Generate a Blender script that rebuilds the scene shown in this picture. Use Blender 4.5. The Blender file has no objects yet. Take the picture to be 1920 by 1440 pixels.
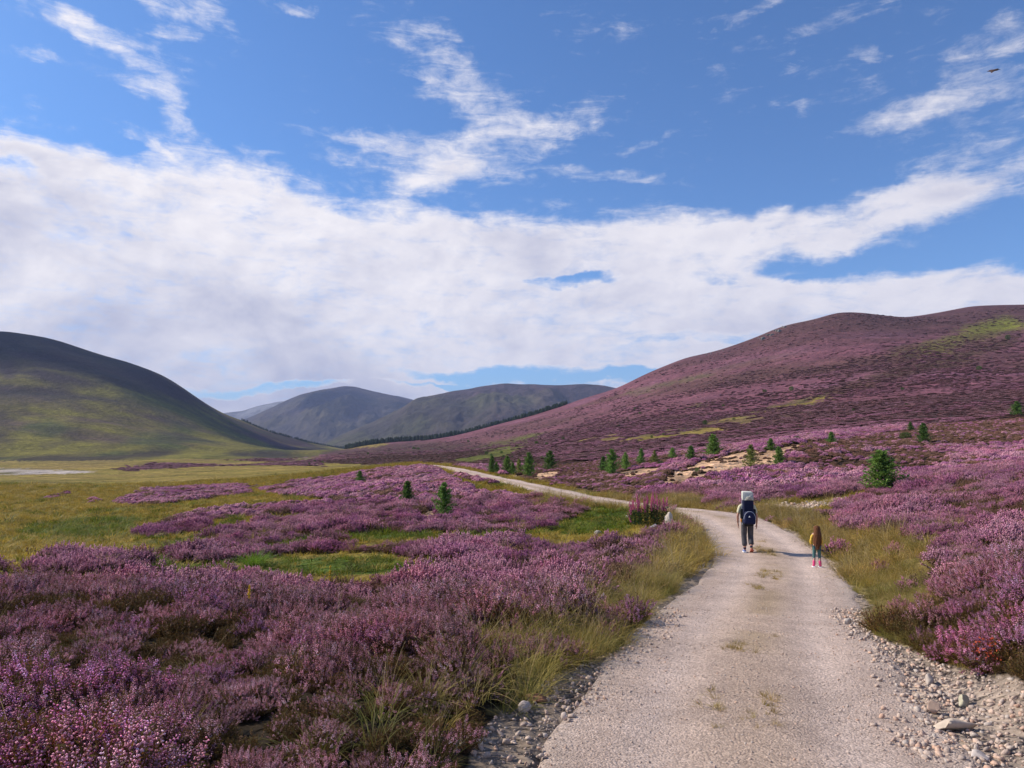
EXPO = 0.2
SKYS = 0.12
HAZE = 0.000065
import bpy, math, random
import numpy as np
from mathutils import Vector, Matrix

rng = np.random.default_rng(7)
random.seed(7)
SC = bpy.context.scene
COL = SC.collection

# ------------------------------------------------------------------ view model (metres; eye at the origin, looking along +Y)
F = 1350.0
TH = math.atan(115.0 / F)
def pix(u, v):
    cx = (np.asarray(u, float) - 960) / F
    cy = (720 - np.asarray(v, float)) / F
    dy = math.cos(TH) - cy * math.sin(TH)
    dz = math.sin(TH) + cy * math.cos(TH)
    return cx / dy, dz / dy
def proj(x, y, z):
    yy = y * math.cos(TH) + z * math.sin(TH)
    zz = -y * math.sin(TH) + z * math.cos(TH)
    yy = np.maximum(yy, 1e-3)
    return 960 + F * x / yy, 720 - F * zz / yy

# ------------------------------------------------------------------ numpy noise
_perm = np.random.default_rng(3).random((256, 256))
def vnoise(x, y):
    xi = np.floor(x).astype(int); yi = np.floor(y).astype(int)
    fx = x - xi; fy = y - yi
    fx = fx * fx * (3 - 2 * fx); fy = fy * fy * (3 - 2 * fy)
    a = _perm[xi & 255, yi & 255]; b = _perm[(xi + 1) & 255, yi & 255]
    c = _perm[xi & 255, (yi + 1) & 255]; d = _perm[(xi + 1) & 255, (yi + 1) & 255]
    return (a * (1 - fx) + b * fx) * (1 - fy) + (c * (1 - fx) + d * fx) * fy - 0.5
def fbm(x, y, wl, octaves=4, gain=0.5, sp=None):
    """value noise sum; octaves finer than the local sample spacing sp fade out"""
    s = 0.0; amp = 1.0
    for o in range(octaves):
        w = wl / (2.03 ** o)
        n = vnoise(x / w + 17.3 * o + 5.1, y / w - 9.7 * o + 3.3)
        if sp is not None:
            n = n * np.clip((w / np.maximum(sp, 1e-6) - 2.0) / 2.0, 0, 1)
        s = s + amp * n; amp *= gain
    return s
def sstep(a, b, x):
    t = np.clip((x - a) / (b - a), 0, 1)
    return t * t * (3 - 2 * t)

# ------------------------------------------------------------------ base height field from surveyed points (u, v, distance)
CP = [
 # under and around the viewer (road slopes down)
 ('w', 0, -5, -1.5), ('w', -8, -5, -1.4), ('w', 8, -5, -1.0), ('w', 0, 0, -1.80), ('w', 2, 0, -1.80), ('w', -5, 1, -1.75), ('w', 5, 0, -1.45), ('w', 20, 0, -0.3), ('w', -20, 0, -2.2),
 ('w', 1.5, 5, -2.25), ('w', 3.0, 10, -2.65), ('w', -1.5, 5, -2.12), ('w', -4, 6, -2.15), ('w', 4.0, 5, -2.12), ('w', 6.0, 6, -1.95),
 (1345, 1440, 5.0), (-300, 1112, 13.5), (0, 1112, 13.5), (300, 1114, 14.0), (600, 1118, 14.5), (850, 1108, 15.0),
 (1430, 1100, 16.0), (1450, 1043, 22.0), (1350, 965, 32.0), (1200, 1100, 15.5),
 (1180, 946, 40), (1000, 913, 57), (900, 893, 76), (830, 876, 108),
 # left field
 (-300, 1060, 19), (0, 1050, 21), (300, 1045, 24), (560, 1050, 22), (800, 1030, 23), (1000, 1025, 24), (1200, 1005, 25), (1230, 985, 29.5),
 (-300, 1000, 38), (0, 1000, 38), (300, 1000, 38), (600, 1000, 33), (850, 995, 32), (1050, 997, 31), (1130, 975, 34),
 (-300, 950, 70), (0, 950, 70), (300, 950, 66), (600, 945, 52), (850, 935, 48), (1000, 940, 46), (1080, 950, 40),
 (-300, 915, 115), (0, 915, 115), (300, 915, 110), (600, 905, 90), (750, 892, 78), (790, 873, 106),
 (-300, 893, 210), (0, 893, 210), (300, 893, 200), (600, 880, 170), (700, 873, 200),
 (-300, 884, 330), (0, 884, 330), (300, 880, 330), (520, 874, 330), (660, 868, 330), (800, 862, 300), (900, 850, 300),
 (-300, 870, 520), (0, 868, 540), (300, 864, 560), (500, 862, 560), (600, 860, 560), (640, 853, 560), (760, 848, 560),
 (-300, 857, 760), (0, 857, 760), (250, 857, 800), (450, 857, 850), (570, 858, 900),
 # left hill
 (-300, 760, 1000), (0, 800, 950), (150, 810, 980), (300, 825, 1020), (450, 843, 1080), (560, 852, 1200),
 (-300, 680, 1250), (0, 720, 1200), (150, 735, 1220), (300, 768, 1300), (420, 805, 1450), (520, 836, 1600), (600, 848, 1700),
 (-300, 590, 1600), (0, 627, 1550), (60, 637, 1560), (120, 652, 1580), (180, 670, 1600), (240, 683, 1650), (290, 699, 1700), (340, 727, 1750), (380, 751, 1800),
 (420, 776, 1900), (460, 792, 2000), (500, 807, 2100), (550, 823, 2250), (600, 836, 2400), (640, 844, 2500),
 (-300, 640, 2400), (0, 690, 2400), (180, 730, 2500), (340, 800, 2700), (460, 840, 2900), (600, 850, 3200),
 # right hill spur, foot
 (640, 845, 1300), (720, 838, 1350), (800, 828, 1300), (860, 816, 1250), (930, 797, 1200), (1000, 778, 1130), (1060, 759, 1080), (1100, 745, 1050), (1150, 729, 1020), (1200, 706, 1000),
 (1260, 681, 970), (1287, 672, 955), (1320, 666, 940), (1368, 655, 930), (1400, 643, 920), (1460, 617, 900), (1520, 602, 900), (1570, 588, 900), (1610, 587, 920), (1660, 592, 960), (1700, 595, 1000),
 (1760, 588, 1050), (1820, 577, 1050), (1920, 571, 1050), (2100, 560, 1050), (2400, 540, 1050),
 (700, 850, 2000), (860, 845, 1900), (1000, 830, 1800), (1200, 770, 1700), (1400, 700, 1600), (1600, 660, 1600), (1920, 640, 1700), (2400, 620, 1700),
 (700, 845, 900), (800, 838, 850), (900, 822, 800), (1000, 803, 750), (1150, 765, 700), (1300, 712, 700), (1450, 662, 700), (1600, 625, 700), (1750, 610, 750), (1920, 590, 800), (2400, 560, 800),
 (950, 835, 500), (1100, 795, 480), (1300, 740, 480), (1500, 700, 480), (1700, 670, 480), (1920, 650, 500), (2400, 620, 500),
 (1000, 852, 240), (1100, 835, 240), (1250, 815, 230), (1400, 795, 230), (1600, 765, 240), (1800, 735, 260), (1920, 720, 280), (2400, 690, 280),
 # near right slopes
 (1000, 872, 120), (1100, 866, 130), (1250, 850, 120), (1400, 832, 120), (1600, 805, 130), (1800, 785, 150), (1920, 778, 140), (2400, 760, 140),
 (1040, 895, 84), (1130, 884, 88), (1240, 862, 86), (1340, 857, 78), (1480, 836, 72), (1600, 826, 85), (1740, 810, 95), (1920, 795, 105), (2400, 800, 90),
 (1100, 915, 56), (1240, 908, 52), (1340, 893, 55), (1430, 876, 60), (1560, 868, 60), (1700, 860, 60), (1850, 850, 62), (2000, 845, 60), (2400, 860, 50),
 (1300, 943, 40), (1450, 938, 41), (1560, 930, 41), (1655, 912, 42), (1800, 895, 40), (1950, 890, 38), (2400, 900, 32),
 (1450, 955, 35), (1560, 955, 32), (1620, 965, 29), (1750, 960, 27), (1920, 950, 25), (2400, 970, 18),
 (1530, 1010, 25.5), (1620, 1030, 20.0), (1750, 1030, 17.5), (1920, 1030, 15.5), (2300, 1050, 11),
 (1620, 1100, 14.6), (1720, 1130, 11.8), (1900, 1130, 10.2), (1750, 1220, 8.3), (1920, 1280, 6.6),
]
SH = 6.0
_pts = []
for c in CP:
    if c[0] == 'w': x, y, z = c[1:]
    else:
        a, e = pix(c[0], c[1]); y = c[2]; x = float(a) * y; z = float(e) * y
    _pts.append((x, y, z))
_pts = np.array(_pts)
KA = 3.0
def _st(x, y):
    yy = np.maximum(y + SH, 0.8)
    return KA * x / yy, np.log(yy), yy
_s, _t, _yy = _st(_pts[:, 0], _pts[:, 1])
_val = _pts[:, 2] / _yy
def _phi(r2):
    return np.where(r2 > 1e-12, 0.5 * r2 * np.log(np.maximum(r2, 1e-12)), 0.0)
_n = len(_pts)
_A = np.zeros((_n + 3, _n + 3))
_A[:_n, :_n] = _phi((_s[:, None] - _s[None]) ** 2 + (_t[:, None] - _t[None]) ** 2) + np.eye(_n) * 2e-4
_A[:_n, _n] = 1; _A[:_n, _n + 1] = _s; _A[:_n, _n + 2] = _t
_A[_n:, :_n] = _A[:_n, _n:].T
_W = np.linalg.solve(_A, np.concatenate([_val, [0, 0, 0]]))
def hbase(x, y):
    x = np.asarray(x, float); y = np.asarray(y, float)
    shp = np.broadcast(x, y).shape
    x = np.broadcast_to(x, shp).ravel(); y = np.broadcast_to(y, shp).ravel()
    out = np.empty(x.size)
    for i in range(0, x.size, 20000):
        s, t, yy = _st(x[i:i + 20000], y[i:i + 20000])
        k = _phi((s[:, None] - _s[None]) ** 2 + (t[:, None] - _t[None]) ** 2)
        out[i:i + 20000] = (k @ _W[:_n] + _W[_n] + _W[_n + 1] * s + _W[_n + 2] * t) * yy
    return out.reshape(shp)
_YS = np.exp(np.linspace(math.log(2.0), math.log(3500), 1600))
def hit(u, v, fn=None, ymin=0):
    """first ground point met by the sight line through a surveyed direction"""
    a, e = pix(u, v)
    ys = _YS[_YS > ymin]
    g = (fn or hbase)(a * ys, ys) - e * ys
    k = np.argmax(g >= 0)
    if k == 0: y = ys[0] if g[0] >= 0 else ys[-1]
    else: y = ys[k - 1] + (ys[k] - ys[k - 1]) * (-g[k - 1]) / (g[k] - g[k - 1])
    return float(a * y), float(y)

# ------------------------------------------------------------------ the track: centre line in plan
_road_px = [((980, 1440), (1720, 1440)), ((1090, 1300), (1675, 1300)), ((1195, 1200), (1625, 1200)), ((1250, 1150), (1603, 1150)), ((1318, 1100), (1580, 1100)),
            ((1350, 1050), (1553, 1050)), ((1352, 1025), (1528, 1025)), ((1335, 1000), (1478, 1000)), ((1312, 980), (1430, 980))]
_rc = [(0.9, -6.0), (1.1, 0.0)]
for l, r in _road_px:
    a = hit(*l); b = hit(*r)
    _rc.append(((a[0] + b[0]) / 2, (a[1] + b[1]) / 2))
_seg2 = [(1325, 962), (1255, 957), (1180, 948), (1115, 939), (1050, 925), (1000, 914), (950, 903), (905, 893), (872, 885), (838, 877.5)]
_rc += [hit(*p) for p in _seg2]
_last = _rc[-1]
_rc += [(_last[0] - 7, _last[1] + 22), (_last[0] - 18, _last[1] + 60), (_last[0] - 40, _last[1] + 130)]
def _catmull(P, n):
    P = np.array(P); out = []
    Q = np.vstack([2 * P[0] - P[1], P, 2 * P[-1] - P[-2]])
    for i in range(1, len(Q) - 2):
        for k in range(n):
            t = k / n
            out.append(0.5 * ((2 * Q[i]) + (-Q[i - 1] + Q[i + 1]) * t + (2 * Q[i - 1] - 5 * Q[i] + 4 * Q[i + 1] - Q[i + 2]) * t * t + (-Q[i - 1] + 3 * Q[i] - 3 * Q[i + 1] + Q[i + 2]) * t ** 3))
    out.append(P[-1])
    return np.array(out)
_c = _catmull(_rc, 12)
_d = np.concatenate([[0], np.cumsum(np.hypot(*np.diff(_c, axis=0).T))])
RS = np.arange(0, _d[-1], 0.5)
RC = np.stack([np.interp(RS, _d, _c[:, 0]), np.interp(RS, _d, _c[:, 1])], 1)
for _ in range(6):
    RC[2:-2] = (RC[:-4] + RC[1:-3] + RC[2:-2] + RC[3:-1] + RC[4:]) / 5
RZ = hbase(RC[:, 0], RC[:, 1])
_k = np.ones(9) / 9
_rzp = np.pad(RZ, 4, mode='edge')
RZ = np.convolve(_rzp, _k, 'valid')
_tg = np.gradient(RC, axis=0); _tg /= np.linalg.norm(_tg, axis=1)[:, None]
RN = np.stack([_tg[:, 1], -_tg[:, 0]], 1)      # to the right of travel
_dz = np.gradient(RZ, RS)
HW = 1.6
def road_rel(x, y):
    """(signed offset from centre line, arc position index, road height)"""
    x = np.asarray(x, float).ravel(); y = np.asarray(y, float).ravel()
    off = np.full(x.size, 999.0); zi = np.zeros(x.size); sp = np.zeros(x.size)
    m = (np.abs(x) < 90) & (y < 260)
    xi = x[m]; yi = y[m]
    o = np.empty(xi.size); z = np.empty(xi.size); s = np.empty(xi.size)
    for i in range(0, xi.size, 20000):
        dx = xi[i:i + 20000, None] - RC[None, :, 0]; dy = yi[i:i + 20000, None] - RC[None, :, 1]
        k = np.argmin(dx * dx + dy * dy, axis=1); r = np.arange(k.size)
        o[i:i + 20000] = dx[r, k] * RN[k, 0] + dy[r, k] * RN[k, 1]
        dist = np.sqrt(dx[r, k] ** 2 + dy[r, k] ** 2)
        o[i:i + 20000] = np.where(o[i:i + 20000] >= 0, dist, -dist)
        al = np.clip(dx[r, k] * _tg[k, 0] + dy[r, k] * _tg[k, 1], -.3, .3); z[i:i + 20000] = RZ[k] + al * _dz[k]; s[i:i + 20000] = RS[k] + al
    off[m] = o; zi[m] = z; sp[m] = s
    return off, sp, zi
def relief(x, y, sp=None):
    r = np.hypot(x, y)
    n = 0.16 * fbm(x, y, 3.1, 3, 0.5, sp) * sstep(2, 8, r)
    n = n + 0.35 * fbm(x + 40, y, 14, 2, 0.5, sp) * sstep(15, 60, r)
    n = n + sstep(110, 420, r) * (1.6 * fbm(x, y + 90, 46, 3, 0.55, sp))
    n = n + sstep(500, 1000, r) * (np.where(x > -150, 4.5, 11.0) * fbm(x + 900, y, 170, 4, 0.5, sp))
    return n
def height(x, y, sp=None):
    x = np.asarray(x, float); y = np.asarray(y, float); shp = np.broadcast(x, y).shape
    x = np.broadcast_to(x, shp).ravel(); y = np.broadcast_to(y, shp).ravel()
    h = hbase(x, y)
    off, s, z = road_rel(x, y)
    ao = np.abs(off)
    w = 1 - sstep(HW + 0.2, HW + 2.0, ao)
    n = relief(x, y, None if sp is None else np.broadcast_to(sp, shp).ravel())
    bank = 0.10 * sstep(HW + 0.3, HW + 1.2, ao) * (1 - sstep(2.5, 6, ao))
    return ((h + n * sstep(HW, HW + 1.5, ao)) * (1 - w) + z * w + bank).reshape(shp)
def height1(x, y): return float(height(np.array([x]), np.array([y]))[0])

# ------------------------------------------------------------------ tags and mesh helpers
def tag(o, label=None, cat=None, group=None, kind=None):
    if label: o['label'] = label
    if cat: o['category'] = cat
    if group: o['group'] = group
    if kind: o['kind'] = kind
    return o
def mesh_np(name, V, faces, mat, cols=None, smooth=False):
    """V (n,3); faces: (m,3) or (m,4) int array or list of such arrays; cols (n,3) point colours"""
    me = bpy.data.meshes.new(name)
    V = np.asarray(V, np.float32)
    if not isinstance(faces, list): faces = [faces]
    faces = [np.asarray(f, np.int32) for f in faces if len(f)]
    tot = [np.full(len(f), f.shape[1], np.int32) for f in faces]
    loops = np.concatenate([f.ravel() for f in faces]); tot = np.concatenate(tot)
    st = np.concatenate([[0], np.cumsum(tot)[:-1]]).astype(np.int32)
    me.vertices.add(len(V)); me.vertices.foreach_set('co', V.ravel())
    me.loops.add(len(loops)); me.loops.foreach_set('vertex_index', loops)
    me.polygons.add(len(tot)); me.polygons.foreach_set('loop_start', st); me.polygons.foreach_set('loop_total', tot)
    if cols is not None:
        a = me.attributes.new('Col', 'FLOAT_COLOR', 'POINT')
        c = np.ones((len(V), 4), np.float32); c[:, :3] = np.asarray(cols, np.float32)
        a.data.foreach_set('color', c.ravel())
    if smooth: me.polygons.foreach_set('use_smooth', np.ones(len(tot), bool))
    me.update(calc_edges=True); me.validate()
    if mat: me.materials.append(mat)
    return me
def link(name, me, parent=None, loc=None, rot=None, scale=None):
    o = bpy.data.objects.new(name, me); COL.objects.link(o)
    if parent: o.parent = parent
    if loc is not None: o.location = loc
    if rot is not None: o.rotation_euler = rot
    if scale is not None: o.scale = scale if hasattr(scale, '__len__') else (scale,) * 3
    return o
def empty(name, loc, rz=0):
    o = bpy.data.objects.new(name, None); COL.objects.link(o); o.location = loc; o.rotation_euler = (0, 0, rz); o.empty_display_size = 0.1
    return o

# ------------------------------------------------------------------ node helper
class NT:
    def __init__(s, nt): s.nt = nt; nt.nodes.clear()
    def n(s, t, **kw):
        nd = s.nt.nodes.new(t)
        ins = kw.pop('ins', {})
        for k, v in kw.items(): setattr(nd, k, v)
        for k, v in ins.items():
            if isinstance(v, bpy.types.NodeSocket): s.nt.links.new(v, nd.inputs[k])
            else: nd.inputs[k].default_value = v
        return nd
    def math(s, op, a, b=0.0, c=0.0, clamp=False):
        nd = s.nt.nodes.new('ShaderNodeMath'); nd.operation = op; nd.use_clamp = clamp
        for i, v in enumerate((a, b, c)):
            if isinstance(v, bpy.types.NodeSocket): s.nt.links.new(v, nd.inputs[i])
            else: nd.inputs[i].default_value = v
        return nd.outputs[0]
    def noise(s, vec, scale, detail=3, rough=0.55, dist=0.0, dim='3D'):
        nd = s.n('ShaderNodeTexNoise', noise_dimensions=dim, ins={'Scale': scale, 'Detail': detail, 'Roughness': rough, 'Distortion': dist})
        if vec is not None: s.nt.links.new(vec, nd.inputs['Vector'])
        return nd.outputs['Fac']
    def mix(s, f, a, b, blend='MIX'):
        nd = s.nt.nodes.new('ShaderNodeMix'); nd.data_type = 'RGBA'; nd.blend_type = blend; nd.clamp_factor = True
        for sock, v in ((nd.inputs[0], f), (nd.inputs[6], a), (nd.inputs[7], b)):
            if isinstance(v, bpy.types.NodeSocket): s.nt.links.new(v, sock)
            elif hasattr(v, '__len__'): sock.default_value = (*v[:3], 1)
            else: sock.default_value = v
        return nd.outputs[2]
    def ramp(s, f, stops):
        nd = s.nt.nodes.new('ShaderNodeValToRGB'); r = nd.color_ramp
        while len(r.elements) < len(stops): r.elements.new(0.5)
        for el, (p, c) in zip(r.elements, stops):
            el.position = p; el.color = (*c, 1) if hasattr(c, '__len__') else (c, c, c, 1)
        s.nt.links.new(f, nd.inputs[0])
        return nd.outputs[0]
    def link(s, a, b): s.nt.links.new(a, b)
def new_mat(name):
    m = bpy.data.materials.new(name); m.use_nodes = True
    return m, NT(m.node_tree)
# ================================================================== camera, sun, sky
cam_d = bpy.data.cameras.new('camera'); cam_d.sensor_width = 36; cam_d.lens = 36 * F / 1920
cam_d.clip_start = 0.05; cam_d.clip_end = 60000
cam = bpy.data.objects.new('camera', cam_d); COL.objects.link(cam)
cam.location = (0, 0, 0); cam.rotation_euler = (math.pi / 2 + TH, 0, 0)
SC.camera = cam
SC.view_settings.view_transform = 'Standard'; SC.view_settings.look = 'None'; SC.view_settings.gamma = 1
SC.view_settings.exposure = EXPO

SUN_AZ = math.radians(-73.0)      # measured from +Y towards +X
SUN_EL = math.radians(36.0)
sd = bpy.data.lights.new('sun', 'SUN'); sd.energy = 5.0; sd.angle = math.radians(0.5); sd.color = (1.0, 0.91, 0.77)
so = bpy.data.objects.new('sun', sd); COL.objects.link(so)
sv = Vector((math.sin(SUN_AZ) * math.cos(SUN_EL), math.cos(SUN_AZ) * math.cos(SUN_EL), math.sin(SUN_EL)))
so.rotation_euler = sv.to_track_quat('Z', 'Y').to_euler(); so.location = (0, 0, 50)

w = bpy.data.worlds.new('World'); SC.world = w; w.use_nodes = True
N = NT(w.node_tree)
out = N.n('ShaderNodeOutputWorld'); bg = N.n('ShaderNodeBackground', ins={'Strength': 1.0})
N.link(bg.outputs[0], out.inputs[0])
sky = N.n('ShaderNodeTexSky', sky_type='NISHITA', sun_disc=False, sun_elevation=SUN_EL, sun_rotation=SUN_AZ, altitude=400, air_density=1.0, dust_density=0.6, ozone_density=2.2)
geo = N.n('ShaderNodeTexCoord')
sep = N.n('ShaderNodeSeparateXYZ', ins={0: geo.outputs['Generated']})
X, Y, Z = sep.outputs
az = N.math('MULTIPLY', N.math('ARCTAN2', X, Y), 180 / math.pi)
el = N.math('MULTIPLY', N.math('ARCSINE', Z), 180 / math.pi)
# warp of the azimuth / elevation so that cloud banks get ragged outlines
zc = N.math('ADD', N.math('MAXIMUM', Z, 0.0), 0.12)
pc = N.n('ShaderNodeCombineXYZ', ins={0: N.math('DIVIDE', X, zc), 1: N.math('DIVIDE', Y, zc), 2: 0.0}).outputs[0]
pw = N.n('ShaderNodeCombineXYZ', ins={0: N.math('MULTIPLY', az, 0.10), 1: N.math('MULTIPLY', el, 0.13), 2: 3.0}).outputs[0]
ew = N.noise(pw, 1.3, 5, 0.6); ew2 = N.noise(pw, 2.1, 5, 0.6)
azw = N.math('ADD', az, N.math('MULTIPLY', N.math('SUBTRACT', ew, 0.5), 7.0))
elw = N.math('ADD', el, N.math('MULTIPLY', N.math('SUBTRACT', ew2, 0.5), 4.0))
azs = N.math('ADD', az, N.math('MULTIPLY', N.math('SUBTRACT', ew2, 0.5), 6.0)); els = N.math('ADD', el, N.math('MULTIPLY', N.math('SUBTRACT', ew, 0.5), 4.0))
# one cloud patch = a soft ellipse in azimuth / elevation
g = bpy.data.node_groups.new('cloud_patch', 'ShaderNodeTree')
for nm in ('az', 'el', 'caz', 'cel', 'raz', 'rel', 'cos', 'sin', 'amp'):
    g.interface.new_socket(nm, in_out='INPUT', socket_type='NodeSocketFloat')
g.interface.new_socket('v', in_out='OUTPUT', socket_type='NodeSocketFloat')
G = NT(g); gi = G.n('NodeGroupInput'); go = G.n('NodeGroupOutput')
dx = G.math('SUBTRACT', gi.outputs['az'], gi.outputs['caz']); dy = G.math('SUBTRACT', gi.outputs['el'], gi.outputs['cel'])
rx = G.math('ADD', G.math('MULTIPLY', dx, gi.outputs['cos']), G.math('MULTIPLY', dy, gi.outputs['sin']))
ry = G.math('SUBTRACT', G.math('MULTIPLY', dy, gi.outputs['cos']), G.math('MULTIPLY', dx, gi.outputs['sin']))
rx = G.math('DIVIDE', rx, gi.outputs['raz']); ry = G.math('DIVIDE', ry, gi.outputs['rel'])
dd = G.math('ADD', G.math('MULTIPLY', rx, rx), G.math('MULTIPLY', ry, ry))
vv = G.math('MULTIPLY', G.n('ShaderNodeMapRange', interpolation_type='SMOOTHSTEP', ins={'Value': dd, 'From Min': 2.3, 'From Max': 0.0}).outputs[0], gi.outputs['amp'])
G.link(vv, go.inputs[0])
def azel(u, v):
    a, e = pix(u, v)
    return math.degrees(math.atan2(a, 1)), math.degrees(math.atan2(e, math.hypot(a, 1)))
# (u, v, half width, half height, tilt deg (counter-clockwise), strength)
PATCH = [
 (-100, 560, 560, 215, -6, 1.0), (300, 600, 560, 170, 0, 1.0), (470, 385, 150, 75, -22, 1.0), (330, 410, 180, 80, 0, .9), (60, 400, 220, 70, -8, .95), (900, 555, 520, 120, 0, 1.0), (735, 460, 120, 55, 0, .9),
 (980, 470, 170, 45, 0, .9), (1250, 610, 620, 78, 0, 1.0), (1250, 455, 200, 38, 2, .95), (1500, 432, 260, 34, 6, .95), (1720, 405, 190, 26, 8, .75), (1560, 560, 420, 32, -2, .95), (1860, 575, 300, 30, -2, .9),
 (500, 680, 800, 32, 0, .8), (560, 745, 500, 18, 0, .75), (1000, 735, 300, 10, 0, .65),
 (860, 285, 170, 48, 8, .74), (800, 345, 90, 28, 20, .62), (1080, 222, 75, 30, 20, .5), (1110, 330, 95, 12, -4, .6), (690, 265, 80, 16, -6, .5), (830, 120, 70, 48, -30, .56), (920, 190, 60, 50, -40, .42),
 (300, 185, 55, 36, -35, .72), (120, 30, 70, 20, -12, .55), (200, 62, 75, 20, -12, .58), (330, 14, 85, 22, 0, .66), (250, 112, 90, 12, -8, .45), (330, 70, 60, 12, 0, .42), (90, 98, 50, 8, -8, .45), (90, 285, 150, 20, -6, .7), (150, 320, 120, 16, -8, .68), (250, 255, 60, 9, -20, .5), (550, 8, 34, 8, -10, .6),
 (1865, 70, 90, 45, 24, .62), (1710, 215, 125, 22, 0, .52), (1850, 180, 120, 40, 10, .42), (1850, 290, 120, 40, 10, .52), (1600, 20, 90, 18, 10, .46), (1430, 18, 50, 14, 10, .42), (1640, 95, 30, 12, 0, .42), (1210, 268, 50, 8, 10, .4), (1780, 350, 170, 20, 6, .55),
 (1068, 525, 62, 10, 3, -1.35), (1640, 500, 300, 22, 2, -1.0), (1010, 700, 250, 11, 0, -1.7), (1230, 705, 100, 10, 0, -1.2), (600, 640, 120, 18, 0, -.16), (540, 728, 170, 7, 0, -1.5), (800, 722, 80, 4, 0, -1.2), (1290, 640, 120, 8, 0, -.7), (640, 640, 150, 22, 0, -.6),
 (-2200, 500, 900, 200, 0, .9),
]
acc = None
for (u, v, ru, rv, tl, am) in PATCH:
    if u < -2000: caz, cel, raz, rel = 150.0, 25.0, 60.0, 18.0
    else:
        caz, cel = azel(u, v); a1, _ = azel(u + ru, v); _, e1 = azel(u, v - rv)
        raz = abs(a1 - caz); rel = abs(e1 - cel)
    big = ru * rv > 9000
    nd = N.n('ShaderNodeGroup', node_tree=g, ins={'az': azw if big else azs, 'el': elw if big else els, 'caz': caz, 'cel': cel, 'raz': raz * 1.12, 'rel': rel * 1.12, 'cos': math.cos(math.radians(tl)), 'sin': math.sin(math.radians(tl)), 'amp': am})
    acc = nd.outputs[0] if acc is None else N.math('ADD', acc, nd.outputs[0])
# fine structure: billows and combed-out veils, read in azimuth / elevation
V2 = N.n('ShaderNodeCombineXYZ', ins={0: N.math('MULTIPLY', az, 0.075), 1: N.math('MULTIPLY', el, 0.115), 2: 0.0}).outputs[0]
V3 = N.n('ShaderNodeVectorMath', operation='ADD', ins={0: V2, 1: (0.055, -0.075, 0.0)}).outputs[0]
puff = N.noise(V2, 1.6, 10, 0.60, 0.25); puff2 = N.noise(V3, 1.6, 10, 0.60, 0.25)
cmap = N.n('ShaderNodeMapping', ins={'Vector': V2, 'Rotation': (0, 0, math.radians(24)), 'Scale': (1.0, 2.7, 1.0)}).outputs[0]
wisp = N.noise(cmap, 3.2, 10, 0.70, 0.6)
fine_ = N.noise(V2, 9.0, 7, 0.65, 0.3)
tex = N.math('ADD', N.math('ADD', N.math('MULTIPLY', wisp, 0.42), N.math('MULTIPLY', puff, 0.38)), N.math('MULTIPLY', fine_, 0.20))
dens = N.math('ADD', N.math('MINIMUM', acc, 1.5), N.math('MULTIPLY', N.math('SUBTRACT', tex, 0.5), 5.0))
cov = N.n('ShaderNodeMapRange', interpolation_type='SMOOTHSTEP', ins={'Value': dens, 'From Min': 0.12, 'From Max': 1.60, 'To Min': 0.0, 'To Max': 0.98}).outputs[0]
# lit side / shaded side of the billows, greyer where the bank is thick
shd = N.noise(V2, 0.75, 6, 0.55, 0.3)
rel = N.n('ShaderNodeMapRange', ins={'Value': N.math('SUBTRACT', puff2, puff), 'From Min': -0.10, 'From Max': 0.16, 'To Min': 0.0, 'To Max': 1.0}).outputs[0]
thick = N.n('ShaderNodeMapRange', ins={'Value': acc, 'From Min': 0.7, 'From Max': 1.7}).outputs[0]
shade = N.math('MULTIPLY', N.math('ADD', N.math('MULTIPLY', rel, 0.42), N.math('MULTIPLY', N.n('ShaderNodeMapRange', interpolation_type='SMOOTHSTEP', ins={'Value': shd, 'From Min': 0.44, 'From Max': 0.66}).outputs[0], 0.62)), thick, clamp=True)
ccol = N.mix(shade, (0.93, 0.89, 0.90), (0.47, 0.48, 0.61))
ccol = N.mix(N.n('ShaderNodeMapRange', ins={'Value': az, 'From Min': -25, 'From Max': 32}).outputs[0], ccol, N.mix(0.30, ccol, (0.50, 0.50, 0.60)))
skc = N.mix(1.0, sky.outputs[0], (SKYS * 0.54, SKYS * 0.83, SKYS * 1.16), 'MULTIPLY')
N.link(N.mix(cov, skc, ccol), bg.inputs[0])
w.cycles.sampling_method = 'MANUAL'; w.cycles.sample_map_resolution = 512
SC.cycles.use_denoising = True
SC.cycles.max_bounces = 5; SC.cycles.diffuse_bounces = 2; SC.cycles.transparent_max_bounces = 6; SC.cycles.volume_bounces = 0; SC.cycles.transmission_bounces = 3
SC.cycles.sample_clamp_indirect = 4
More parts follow.
